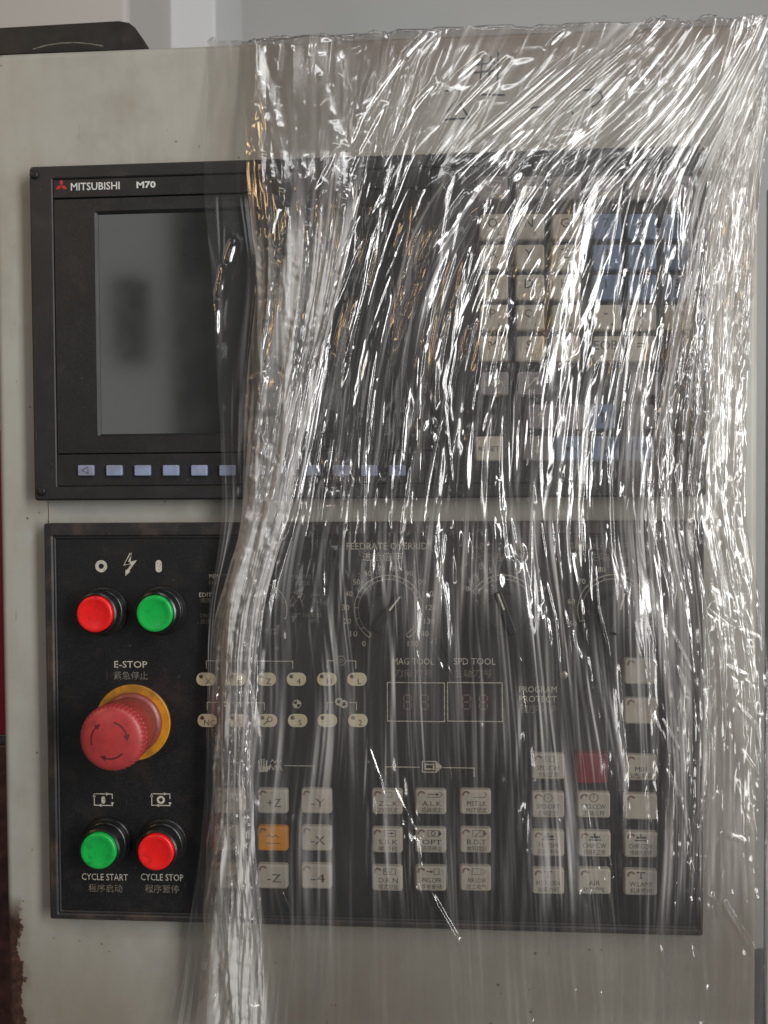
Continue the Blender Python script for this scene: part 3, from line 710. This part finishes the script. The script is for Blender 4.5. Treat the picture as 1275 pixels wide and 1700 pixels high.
# program protect lock
text('PROGRAM', 893, 1144.5, PY, 10.5, 'print', op, width=62); text('PROTECT', 893, 1160.5, PY, 10.5, 'print', op, width=62); text('程序保护', 893, 1177, PY, 14, 'print_dim', op, width=62)
x, z = PX(990, 1160, FY)
ks = thing('key_switch', 'round steel key switch beside the program protect print, under film', 'lock', (x, FY, z))
ob('lock_barrel', autosmooth(lathe([(9.5, 0), (9.5, 2.2), (8.6, 3), (6.5, 3.2), (6.5, 5), (5.6, 5.6), (1, 5.6)], 40), 30), 'knob', (x, FY, z), ks)
ob('key_slot', rbox(1.2, 6, 0.3, 0.4, 0), 'ink', (x, FY-5.6, z), ks)
x, z = PX(935, 1120, FY)
bt = ob('hex_bolt', lathe([(2.6, 0), (2.6, 1.6), (2.2, 2.0), (0.4, 2.0)], 12), 'steel', (x, FY, z)); tag(bt, 'small round metal stud right of the tool displays', 'bolt')
# coolant and machine keys
rt = {(910, 1273): ('SPD.CW', '主轴正转', 1), (910, 1337): ('SPD.ORT', '主轴定位', 2), (910, 1401): ('FLUSH', '底板冲水', 3), (910, 1464): ('H.L.FLUSH', '油雾力吧', 4),
      (986, 1337): ('SPD.CCW', '主轴反转', 2), (987, 1402): ('CHIP.CW', '排屑机正转', 3), (987, 1464): ('AIR', '吹气', 0),
      (1064, 1115): ('', '', 0), (1064, 1181): ('', '', 0), (1064, 1275): ('M01', '选择', 0), (1064, 1340): ('', '', 0), (1064, 1403): ('CHIP.CCW', '排屑机反转', 3), (1064, 1466): ('W.LAMP', '机床照明', 4)}
for (px, py), (a, b, ic) in rt.items():
    L = [(a, 0, 2, 8, min(38, 6.2*len(a))), (b, 0, 13, 9, 35)] if a else []
    kk, x, yf, z = key(px, py, 'key', L, op, 55, 44, FY, ind=True)
    if ic == 2: icon(kk, x, yf, z, [annulus(0, 4.5, 2.6, 2.25, 18), ribbon([(0, 4), (0, 7)], .3)])
    if ic == 1: icon(kk, x, yf, z, [box(-3, 0, 3, 6.5), box(1, 3.5, 3, 6.5), ribbon([(-1.5, 4), (-1.5, 6)], .5)])
    if ic == 3: icon(kk, x, yf, z, [ribbon([(-2.5, 4.4), (3.2, 4.4)], 1.3), ribbon([(-3.4, 2.7), (3.8, 2.7)], .8), ribbon([(0, 4.6), (0.02, 6.6)], .9)])
    if ic == 4: icon(kk, x, yf, z, [ribbon([(-2.4, 6.2), (2.4, 6.2)], .8), ribbon([(0, 2.6), (0.02, 6)], 1.0), ribbon([(-1.3, 2.6), (1.3, 2.6)], .5)])
key(983, 1276, 'key_red', [], op, 54, 52, FY, hh=5.5)

# ------------------------------------------------------------------ push buttons
def push_button(px, py, mat, label):
    hcap = 14.5
    x, z = PX(px, py, FY-hcap)
    t = thing('push_button', label, 'push button', (x, FY, z), 'round push buttons on the left of the operator panel')
    ob('collar', cached('pcol', lambda: autosmooth(lathe([(15.0, 0), (15.0, 1.5), (14.4, 2.2), (13.6, 2.4), (13.6, 4.6), (13.2, 5.2), (12.9, 5.4), (12.9, 10.8), (12.5, 12.0), (11.6, 12.6), (11.2, 12.2), (11.1, 9)], 56, cap=False), 28)), 'collar', (x, FY, z), t)
    ob('cap', cached('pcap'+mat, lambda: autosmooth(lathe([(10.85, 8), (10.85, 13.6), (10.5, 14.2), (9.9, 14.5), (8.7, 14.45), (7.6, 14.1), (6.0, 13.75), (3.0, 13.55), (0.5, 13.5)], 56), 50)), mat, (x, FY, z), t)
push_button(156, 1020, 'red', 'red push button beside a green one, upper pair, under the ring symbol')
push_button(255.5, 1019, 'green', 'green push button at the right of the upper pair, under the lightning print')
push_button(162, 1414, 'green', 'green cycle start push button, left of the lower pair')
push_button(257.5, 1416, 'red', 'red cycle stop push button, right of the lower pair')

# ------------------------------------------------------------------ emergency stop
HE = 36.0
xh, zh = PX(221, 1199, FY)
es = thing('emergency_stop', 'worn red mushroom emergency stop on a scuffed yellow disc', 'emergency stop', (xh, FY, zh))
RY = 23.3
ob('yellow_disc', autosmooth(lathe([(RY, 0), (RY, 1.0), (RY-.4, 1.4), (2, 1.4)], 72), 30), 'yellow', (xh, FY, zh), es)
ob('stem', autosmooth(lathe([(18.6, 1.4), (18.6, 4), (17.6, 5), (16.8, 5.4), (16.4, 17.5)], 56, cap=False), 30), 'stem', (xh, FY, zh), es)
RH = 19.2
dome = lambda r: HE-1.9*(r/14.5)**2
prof = [(14.5, 16.0), (16.8, 16.2), (RH-0.9, 17.2), (RH-0.5, 18.2), (RH-0.2, 27.6), (RH-0.15, 27.8), (RH, 28.6), (RH-0.3, 30.6), (RH-1.1, 32.2), (RH-2.4, 33.2)]+[(r, dome(r)) for r in (15.0, 13, 10, 7, 4, 1.2)]
hd = lathe(prof, 176, (5, 7, -4, 0.75))
head = ob('mushroom_head', autosmooth(hd, 40), 'estop', (xh, FY, zh), es)
def turn_arrow(a0):
    V = []; F = []; n = 14
    for i in range(n+1):
        a = math.radians(a0-58*i/n)
        for r in (10.1, 11.0): V.append((r*math.cos(a), -dome(r)-0.07, r*math.sin(a)))
    for i in range(n): F.append((2*i, 2*i+1, 2*i+3, 2*i+2))
    a = math.radians(a0-58); k = len(V)
    for r, da in ((8.9, 0), (12.2, 0), (10.5, -19)):
        b = a+math.radians(da); V.append((r*math.cos(b), -dome(r)-0.09, r*math.sin(b)))
    F.append((k, k+1, k+2)); return mk(V, F)
for a0 in (195, 75, -45): ob('turn_arrow', turn_arrow(a0), 'mark_dark', (xh, FY, zh), head)

# ------------------------------------------------------------------ the stretch film
YK = np.array([10, 40, 150, 300, 450, 600, 750, 850, 1000, 1200, 1400, 1550, 1720], float)
SK = np.array([
 [343, 344, 345, 340, 350, 359, 366, 368, 354, 344, 332, 306, 280],
 [398, 400, 408, 416, 431, 415, 405, 404, 366, 353, 347, 332, 322],
 [482, 480, 478, 486, 490, 474, 450, 430, 394, 382, 378, 378, 384],
 [640, 635, 622, 598, 566, 528, 492, 472, 430, 412, 410, 424, 430],
 [840, 815, 750, 668, 618, 584, 566, 556, 550, 552, 552, 554, 556],
 [1085, 1060, 945, 780, 694, 656, 644, 640, 648, 656, 668, 680, 692],
 [1205, 1185, 1105, 955, 862, 812, 792, 786, 796, 808, 815, 820, 826],
 [1262, 1250, 1190, 1085, 1014, 962, 932, 925, 940, 962, 975, 984, 990],
 [1290, 1284, 1240, 1168, 1126, 1088, 1060, 1054, 1072, 1090, 1086, 1072, 1062],
 [1306, 1300, 1265, 1216, 1188, 1164, 1150, 1148, 1170, 1182, 1174, 1162, 1152],
 [1322, 1316, 1290, 1262, 1250, 1242, 1237, 1237, 1262, 1290, 1300, 1304, 1306]], float)
def smooth_rows(py):
    # cubic-ish interpolation of every control line over py
    out = np.empty((SK.shape[0], len(py)))
    for k in range(SK.shape[0]):
        y = SK[k]; d = np.gradient(y, YK)
        i = np.clip(np.searchsorted(YK, py)-1, 0, len(YK)-2); h = YK[i+1]-YK[i]; t = (py-YK[i])/h
        out[k] = (2*t**3-3*t**2+1)*y[i]+(t**3-2*t**2+t)*h*d[i]+(-2*t**3+3*t**2)*y[i+1]+(t**3-t**2)*h*d[i+1]
    return out
UK = SK[:, 7].copy()                                       # flow coordinate = x on the row py 850
def vnoise(shape, fu, fv, seed):
    r = np.random.default_rng(seed)
    ny, nu = shape; gy, gx = max(3, int(ny*fv)+3), max(3, int(nu*fu)+3)
    G = r.standard_normal((gy, gx))
    yy = np.linspace(0, gy-2.001, ny); xx = np.linspace(0, gx-2.001, nu)
    i = yy.astype(int); j = xx.astype(int); a = (yy-i)[:, None]; b = (xx-j)[None]
    a = a*a*(3-2*a); b = b*b*(3-2*b)
    return G[i][:, j]*(1-a)*(1-b)+G[i+1][:, j]*a*(1-b)+G[i][:, j+1]*(1-a)*b+G[i+1][:, j+1]*a*b

def step(x, a, b): return np.clip((x-a)/(b-a), 0, 1)
def lnoise(U, V, seed):
    """smooth lattice noise at free coordinates, so that streaks can be bent out of parallel"""
    G = np.random.default_rng(seed).standard_normal((512, 512)); i = np.floor(V).astype(int); j = np.floor(U).astype(int)
    a = V-i; b = U-j; a = a*a*(3-2*a); b = b*b*(3-2*b); i0, i1, j0, j1 = i % 512, (i+1) % 512, j % 512, (j+1) % 512
    return G[i0, j0]*(1-a)*(1-b)+G[i1, j0]*a*(1-b)+G[i0, j1]*(1-a)*b+G[i1, j1]*a*b
def film_sheet(name, parent, u0, u1, nu, ny, seed, mat, lift, ampf, hazef, counts, umorph=None, py0=14.0, py1=1722.0, creases=(), straight=0.0):
    r = np.random.default_rng(seed)
    py = np.linspace(py0, py1, ny); uu = np.linspace(u0, u1, nu)
    S = smooth_rows(py)
    PXG = np.empty((ny, nu))
    for i in range(ny): PXG[i] = np.interp(uu, UK, S[:, i])
    if straight: PXG = (1-straight)*PXG+straight*(PXG[:, :1]+(PXG[:, -1:]-PXG[:, :1])*np.linspace(0, 1, nu)[None])
    # wavy free edges
    wob = 6*np.sin(py/131.0+seed)+3.5*np.sin(py/57.0+2*seed)+2.2*vnoise((ny, 1), 1, 0.05, seed+44)[:, 0]
    PXG += wob[:, None]*(0.8 if u1 < 500 else 0.5)*np.exp(-((uu-u0)/14.0))[None]*np.interp(py, [0, 850, 1000], [0.25, 0.35, 1])[:, None]
    PYG = np.repeat(py[:, None], nu, 1)
    AM = ampf(PXG, PYG)
    AC = np.maximum(np.maximum(AM*0.8, 0.34+0.14*step(PYG, 880, 1000)), 0.6*(PXG > 1040)*(1-0.5*step(PYG, 880, 1000)))
    AC = AC*(1-0.45*step(PXG, 600, 760)*(1-step(PYG, 200, 320)))
    AC = AC*(0.35+0.65*step(PXG, ctrl(1, PYG)-14, ctrl(1, PYG)+6))
    AM = AM*np.clip(0.72+0.42*vnoise((ny, nu), 0.02*900/nu, 0.016, seed+70)+0.35*vnoise((ny, nu), 0.06*900/nu, 0.012, seed+71), 0.12, 1.15)
    dpx = np.gradient(PXG, axis=1)                         # px per cell
    dy = py[1]-py[0]
    H = np.zeros((ny, nu))
    for kind, cnt, s0, s1, l0, l1, g0, g1 in counts:
        for _ in range(cnt):
            if kind == 'crinkle':
                ci, cj = r.integers(3, ny-3), r.integers(3, nu-3)
                am = AC[ci, cj]
                if r.random() > am+0.1: continue
                ang = r.uniform(0, math.pi); Lp = r.uniform(l0, l1); sp = r.uniform(s0, s1)
                wi = int(Lp/dy)+2; wj = int(Lp/dpx[ci, cj])+2
                a0, a1, b0, b1 = max(0, ci-wi), min(ny, ci+wi+1), max(0, cj-wj), min(nu, cj+wj+1)
                X = PXG[a0:a1, b0:b1]-PXG[ci, cj]; Y = PYG[a0:a1, b0:b1]-PYG[ci, cj]
                t = X*math.cos(ang)+Y*math.sin(ang); q = -X*math.sin(ang)+Y*math.cos(ang)
                H[a0:a1, b0:b1] += r.choice((-1, 1))*r.uniform(g0, g1)*am*sp*PXMM*np.exp(-(q/sp)**2)*np.clip(1-(2*t/Lp)**2, 0, 1)
                continue
            L = r.uniform(l0, l1)/dy; ci = r.uniform(-0.2, 1.1)*ny; a0 = int(max(0, ci)); a1 = int(min(ny, ci+L))
            if a1-a0 < 3: continue
            cj = r.uniform(0, nu); mid = (a0+a1)//2; am = AM[min(ny-1, mid), min(nu-1, int(cj))]
            if r.random() > am+0.12: continue
            sp = max(r.uniform(s0, s1), 1.25*dpx[min(ny-1, mid), min(nu-1, int(cj))]); rowsi = np.arange(a0, a1); tt = (rowsi-ci)/L
            env = np.clip(np.sin(np.pi*np.clip(tt, 0, 1)), 0, 1)**r.uniform(0.6, 1.6)
            drift = r.normal(0, sp*0.5)*np.sin(tt*r.uniform(1, 3)+r.uniform(0, 6))+r.normal(0, 0.09)*L*dy*(tt-0.5)+r.normal(0, 0.03)*L*dy*(2*tt-1)**2
            jl = int(np.clip(cj, 0, nu-1)); loc_dpx = dpx[a0:a1, jl]
            cc = cj+drift/np.maximum(0.3, loc_dpx.mean())
            wj = int(3.2*sp/max(0.25, loc_dpx.min()))+2; wj = min(wj, nu)
            b0, b1 = max(0, int(cc.min())-wj), min(nu, int(cc.max())+wj+1)
            if b1-b0 < 3: continue
            q = (np.arange(b0, b1)[None]-cc[:, None])*loc_dpx[:, None]/sp
            ty = r.random()
            if ty < 0.55: pf = np.exp(-q*q)
            elif ty < 0.8: pf = np.exp(-np.abs(q)*1.3)*0.9
            else: pf = q*np.exp(-q*q)*1.3
            A = r.choice((-1, 1, 1))*r.uniform(g0, g1)*sp*PXMM
            H[a0:a1, b0:b1] += (A*env*(0.3*AM[a0:a1, jl]+0.7*am))[:, None]*pf
    # crumpled facets between the folds
    W0 = np.clip(0.55+0.6*vnoise((ny, nu), 0.018*900/nu, 0.02, seed+80), 0.1, 1.2)
    du_ = (u1-u0)/nu
    UG = np.repeat(uu[None], ny, 0)
    U1 = UG+24*lnoise(UG/160, PYG/640, seed+50)+4*lnoise(UG/60, PYG/230, seed+51)
    U2 = UG-24*lnoise(UG/140, PYG/560, seed+52)+5*lnoise(UG/60, PYG/260, seed+53)
    for wu, wv, sl, UU in ((40, 340, 0.34, U1), (15, 180, 0.30, U2), (7, 100, 0.12, U1)):
        H += AC*W0*sl*0.5*wu*PXMM*np.abs(lnoise(UU/wu, PYG/wv, seed+int(wu*3)))
    W1 = np.clip(vnoise((ny, nu), du_/110, dy/120, seed+95)-0.35, 0, 1.2)
    H += AC*W1*0.5*9*PXMM*np.abs(vnoise((ny, nu), du_/15, dy/24, seed+96))
    H += np.clip(AC-0.4, 0, 1)*0.3*10*PXMM*np.abs(vnoise((ny, nu), du_/18, dy/20, seed+90))*step(PXG, 1030, 1120)
    for pts, sp, sl in creases:
        for (xa, ya), (xb, yb) in zip(pts[:-1], pts[1:]):
            ra = int(np.clip((min(ya, yb)-3*sp-py0)/dy, 0, ny-1)); rb = int(np.clip((max(ya, yb)+3*sp-py0)/dy+1, 0, ny))
            X, Y = PXG[ra:rb], PYG[ra:rb]
            if X.size == 0: continue
            L = math.hypot(xb-xa, yb-ya); t = ((X-xa)*(xb-xa)+(Y-ya)*(yb-ya))/L; q = ((X-xa)*-(yb-ya)+(Y-ya)*(xb-xa))/L
            e0 = 0.35 if (xa, ya) == pts[0] else 1.0
            tn = np.clip(t/L, 0, 1); over = np.clip(np.maximum(-t, t-L), 0, None)
            en = np.ones_like(tn)
            if (xa, ya) == pts[0]: en = en*np.clip(tn*3, 0, 1)**0.7
            if (xb, yb) == pts[-1]: en = en*np.clip((1-tn)*3, 0, 1)**0.7
            H[ra:rb] = np.where((over < sp*1.5) & (np.abs(q) < 3.5*sp), np.maximum(H[ra:rb]*np.clip(np.abs(q)/sp/3.4, 0.06, 1), sl*sp*PXMM*en*np.exp(-(q/sp)**2-(over/sp)**2)+H[ra:rb]*np.clip(np.abs(q)/sp/3.4, 0.06, 1)), H[ra:rb])
    # base stand-off from the panels
    fine = np.arange(-200, 1950.0); bp = np.interp(fine, [0, 60, 150, 320, 830, 1480, 1640, 1730], [CY-2.5, CY-3, CY-8, -8.5, -9.5, -9, -5, -4])
    kern = np.hanning(121); bp = np.convolve(bp, kern/kern.sum(), 'same')
    base = np.interp(PYG, fine, bp)-lift(PXG, PYG)
    base = base-0.9*vnoise((ny, nu), 0.012, 0.012, seed+5)*np.clip(AM, 0.2, 1)
    # the dials tent the film out a little
    for cx, cy in ((645, 1012), (835, 1012), (1018, 1012)):
        base = base-4.0*np.exp(-(((PXG-cx)/62)**2+((PYG-cy)/70)**2)**1.5)
    base = base-1.5*np.exp(-((PXG-985)/40)**2-((PYG-1275)/40)**2)
    # fold over the cabinet's top edge and right edge
    e = 88-0.0423*PXG-8+3*vnoise((1, nu), 0.03, 1, seed+9)+1.2*vnoise((1, nu), 0.12, 1, seed+10)
    t = np.clip(e-PYG, 0, None); PYF = np.maximum(PYG, e-0.02*t)
    back = 1.1*t+0.5*np.minimum(t, 6)
    er = 1272+2*vnoise((ny, 1), 1, 0.03, seed+3)
    tr_ = np.clip(PXG-er, 0, None)*np.interp(PYG, [0, 250, 880, 960], [1, 1, 1, 0.3])
    PXF = PXG-tr_*0.95
    back = back+tr_*1.3
    H = H*np.clip(1-t/25, 0.3, 1)
    Xw, Zw = PXA(PXF, PYF, base)
    Yw = np.minimum(base-H, CY-0.8)+back
    co = np.stack([Xw, Yw, Zw], -1).reshape(-1, 3)
    ctr = np.array([0.0, -9.0, 0.0])
    me = bpy.data.meshes.new(name)
    nv = ny*nu; nf = (ny-1)*(nu-1)
    me.vertices.add(nv); me.vertices.foreach_set('co', ((co-ctr)*MM).astype(np.float32).ravel())
    ii = np.arange(nv).reshape(ny, nu)
    quads = np.stack([ii[:-1, :-1], ii[1:, :-1], ii[1:, 1:], ii[:-1, 1:]], -1).reshape(-1, 4)
    me.loops.add(nf*4); me.loops.foreach_set('vertex_index', quads.astype(np.int32).ravel())
    me.polygons.add(nf); me.polygons.foreach_set('loop_start', (np.arange(nf)*4).astype(np.int32))
    me.polygons.foreach_set('use_smooth', np.ones(nf, bool))
    me.update(calc_edges=True)
    st = 0
    for wl_, sc_, wt, UU in ((2.4, 180, 0.85, U1), (5.5, 240, 0.75, U2), (14.0, 320, 0.45, U1), (42.0, 360, 0.45, U2)):
        st = st+wt*lnoise(UU/wl_, PYG/sc_, seed+int(wl_*7))
    st = np.clip(st*0.85+0.05, 0, None)**1.7
    patch = np.clip(0.85+0.5*lnoise(UG/110, PYG/240, seed+60)+0.25*lnoise(UG/35, PYG/120, seed+61), 0.25, 1.8)
    hz = (1-0.38*step(PYG, 980, 1120)*step(PXG, 430, 480))*hazef(PXG, PYG)*(0.055+0.25*st)*patch*(1+0.25*step(PXG, 480, 620)*step(PYG, 180, 330)*(1-step(PYG, 850, 950)))*(1-0.75*step(PYG, 1440, 1580)*step(PXG, 440, 480))
    at = me.attributes.new('haze', 'FLOAT', 'POINT'); at.data.foreach_set('value', np.clip(hz, 0, 0.8).astype(np.float32).ravel())
    return ob(name, me, mat, ctr, parent)

def gs(x, c, s): return np.exp(-((x-c)/s)**2)
def step(x, a, b): return np.clip((x-a)/(b-a), 0, 1)
def rope_x(py): 
    S = smooth_rows(np.clip(py.ravel(), 10, 1720)) if py.ndim == 1 else None
    return S
_py = np.linspace(10, 1720, 400); _S = smooth_rows(_py)
def ctrl(k, PYG): return np.interp(PYG, _py, _S[k])
def amp_main(X, Y):
    a = 1.0-0.72*step(Y, 860, 1080)
    a = a*(1-0.35*step(Y, 1500, 1650))
    l = step(X, ctrl(1, Y)-12, ctrl(1, Y)+14); a = a*(0.16+0.84*l)
    rp = l*(1-step(X, ctrl(3, Y)-10, ctrl(3, Y)+25)); a = np.maximum(a, rp*0.95)
    a = np.maximum(a, 0.62*step(X, 1120, 1200)*(Y > 880))
    a = a*(1-0.5*step(X, 600, 760)*(1-step(Y, 190, 320)))
    a = a*(1-0.5*step(X, 1020, 1110)*(1-step(Y, 200, 290)))
    return a
def haze_main(X, Y):
    h = 0.5+0.9*step(X, 1090, 1190)*(1-0.6*step(Y, 880, 980))*step(Y, 180, 320)
    l = step(X, ctrl(1, Y)-8, ctrl(1, Y)+14); h = h*(1.25-0.25*l)
    rp = l*(1-step(X, ctrl(3, Y)-14, ctrl(3, Y)+10)); h = h+1.3*rp*step(Y, 200, 420)+0.55*step(X, 640, 800)*step(Y, 830, 900)*(1-step(Y, 1180, 1300))+0.25*step(X, 480, 560)*step(Y, 850, 950)
    return h
def lift_main(X, Y):
    l = step(X, ctrl(1, Y)-6, ctrl(1, Y)+20); rp = l*(1-step(X, ctrl(3, Y)-10, ctrl(3, Y)+25))
    return -3.5*(1-l)+5.0*rp*step(Y, 250, 600)
wrap = thing('plastic_wrap', 'crumpled clear stretch film draped over the right of the panels', 'plastic film', (60, CY, -420))
counts_main = [('fold', 70, 10, 24, 200, 800, 0.12, 0.38), ('fold', 380, 4, 9, 140, 560, 0.2, 0.55), ('fold', 850, 1.2, 2.8, 110, 560, 0.22, 0.75),
               ('crinkle', 1500, 1.1, 2.8, 6, 24, 0.25, 0.75)]
CREASES = [([(966, 75), (695, 311)], 2.4, .75), ([(989, 78), (750, 279)], 2.8, .8), ([(1014, 75), (745, 314)], 2.4, .75), ([(1031, 83), (775, 314)], 2.6, .75), ([(1072, 53), (936, 166), (816, 304)], 2.6, .8),
 ([(846, 93), (735, 208)], 3, .8), ([(806, 88), (745, 140)], 3, .8), ([(939, 50), (906, 80)], 2.5, .8), ([(725, 135), (670, 193)], 3.4, .8), ([(715, 50), (665, 100), (600, 190), (575, 250)], 4, .8),
 ([(640, 170), (590, 260), (575, 300)], 4, .8), ([(560, 240), (510, 335)], 4.5, .9), ([(600, 350), (560, 430), (540, 480)], 3, .9), ([(640, 330), (590, 420), (550, 520)], 3, .9),
 ([(1038, 275), (980, 338)], 2.2, .7), ([(912, 297), (880, 374)], 2.5, .7), ([(817, 450), (779, 540)], 3, .7), ([(831, 310), (783, 419)], 2.2, .7), ([(1029, 344), (989, 419)], 2.6, .7), ([(1047, 374), (1025, 432)], 2.4, .7),
 ([(1007, 450), (980, 550)], 2.6, .7), ([(1043, 450), (1020, 559)], 2.6, .7), ([(810, 549), (792, 693)], 3, .8), ([(840, 608), (844, 838)], 4, .8), ([(887, 648), (896, 829)], 3, .8), ([(955, 630), (959, 829)], 3, .8),
 ([(1025, 545), (998, 720), (993, 810)], 3.6, .8), ([(1070, 549), (1043, 675), (1036, 820)], 3.6, .8), ([(759, 562), (738, 675), (754, 833)], 3, .8),
 ([(844, 850), (858, 918)], 3.5, .9), ([(894, 850), (907, 940)], 3, .9), ([(901, 949), (921, 1030), (928, 1107)], 3.5, .9), ([(957, 918), (975, 1012)], 3, .9), ([(930, 972), (971, 1085)], 3, .9),
 ([(713, 985), (722, 1066), (754, 1130)], 2.6, .9), ([(986, 918), (992, 1010), (1012, 1095)], 2.8, .9), ([(608, 1228), (630, 1290), (640, 1330)], 3, 1.0), ([(645, 1290), (680, 1360), (692, 1385)], 4, 1.0),
 ([(705, 1465), (760, 1560), (800, 1690)], 4.5, 1.0), ([(465, 1535), (490, 1600), (525, 1630)], 2.6, 1.0), ([(460, 1460), (485, 1520)], 2.5, 1.0), ([(1168, 1480), (1200, 1500), (1262, 1600)], 5, 1.1), ([(1205, 1150), (1250, 1200), (1264, 1250)], 4, 1.0),
 ([(1150, 1120), (1110, 1040)], 3, .9), ([(1185, 970), (1235, 980)], 3, .9), ([(1180, 1010), (1240, 1045)], 3, .9), ([(1200, 1100), (1250, 1140)], 3, .9), ([(1130, 1250), (1090, 1180)], 3, .8)]
CREASES = [(p, w_*1.15, sl_*1.6) if p[0][1] < 320 else (p, w_, sl_) for p, w_, sl_ in CREASES]
CREASES += [([(1275, 1402), (1240, 1396), (1200, 1384)], 5, 1.0), ([(1150, 1480), (1140, 1420), (1160, 1360), (1190, 1310)], 6, .9), ([(1100, 1270), (1130, 1330), (1150, 1420)], 4, .9), ([(1215, 1290), (1240, 1340), (1250, 1400)], 6, .9),
 ([(1185, 1060), (1225, 1045), (1264, 1060)], 4, 1.0), ([(1190, 1100), (1242, 1122)], 4, 1.0), ([(1180, 1210), (1200, 1165), (1230, 1150)], 5, 1.0), ([(1120, 1100), (1140, 1160), (1130, 1220)], 4, .9), ([(1200, 900), (1215, 985)], 4, .9), ([(1232, 880), (1242, 960), (1230, 1010)], 4, .9), ([(1140, 1560), (1170, 1640), (1165, 1710)], 7, .8), ([(1090, 1560), (1110, 1620)], 4, .8), ([(1200, 1440), (1190, 1500), (1192, 1525)], 3.5, 1.0), ([(1225, 1240), (1260, 1290)], 4, 1.0)]
CREASES += [([(390, 398), (374, 450), (358, 520)], 5, 1.1), ([(372, 440), (362, 500)], 4, 1.1), ([(360, 500), (359, 570)], 5, 1.0)]
CREASES += [([(x, y), (x-dx, y+l)], 2.6, .85) for x, y, dx, l in ((500, 560, 22, 90), (478, 640, 20, 110), (455, 740, 18, 120), (540, 470, 24, 120), (515, 600, 26, 140), (490, 740, 22, 120), (462, 860, 22, 130), (440, 980, 16, 110), (430, 560, 10, 120), (440, 420, 8, 90), (470, 350, 20, 80),
                    (420, 830, 26, 130), (395, 960, 14, 120), (425, 1080, 6, 120), (400, 1100, 4, 100), (378, 1180, 2, 90), (410, 1240, -2, 110), (398, 1350, -6, 110), (415, 1400, -8, 120), (380, 1500, -8, 110), (420, 1540, -4, 120), (400, 1600, -8, 100), (360, 1420, 18, 90))]
film_sheet('outer_sheet', wrap, UK[0], UK[10], 1180, 720, 3, 'film', lift_main, amp_main, haze_main, counts_main, creases=CREASES)
counts_in = [('fold', 40, 12, 30, 260, 900, 0.06, 0.2), ('fold', 260, 4, 10, 160, 620, 0.2, 0.5), ('fold', 800, 2.2, 4.0, 80, 400, 0.2, 0.6), ('crinkle', 250, 2.5, 5, 10, 26, 0.2, 0.5)]
film_sheet('inner_sheet', wrap, UK[1]+8, UK[10]-6, 520, 440, 8, 'film2', lambda X, Y: lift_main(X, Y)-2.2, lambda X, Y: amp_main(X, Y)*0.9, lambda X, Y: 0.6*haze_main(X, Y), counts_in, straight=0.55)
counts_right = [('fold', 30, 8, 16, 200, 900, 0.1, 0.3), ('fold', 200, 3, 7, 80, 420, 0.2, 0.55), ('fold', 500, 1.6, 3.4, 40, 240, 0.2, 0.6), ('crinkle', 900, 1.6, 4, 8, 28, 0.3, 0.7)]
counts_rope = [('fold', 40, 8, 16, 200, 900, 0.25, 0.55), ('fold', 260, 3, 7, 80, 420, 0.25, 0.7), ('fold', 600, 1.6, 3.4, 40, 200, 0.2, 0.7), ('crinkle', 1500, 2, 5, 10, 34, 0.3, 0.8)]
film_sheet('gathered_edge', wrap, UK[1]-2, UK[3]+8, 220, 620, 21, 'film', lambda X, Y: lift_main(X, Y)+2.5*np.sin(np.pi*step(X, ctrl(1, Y), ctrl(3, Y))), lambda X, Y: 0.25+0.75*step(Y, 250, 420), lambda X, Y: 0.9+2.9*step(Y, 260, 480), counts_rope)
film_sheet('right_overlap', wrap, UK[8]+20, UK[10]-1, 230, 560, 33, 'film', lambda X, Y: lift_main(X, Y)+1.5, lambda X, Y: 1.0-0.45*step(Y, 880, 1000), lambda X, Y: 1.9*step(Y, 160, 330)-1.2*step(Y, 880, 1000), counts_right, py0=150, py1=1722)

build_texts()
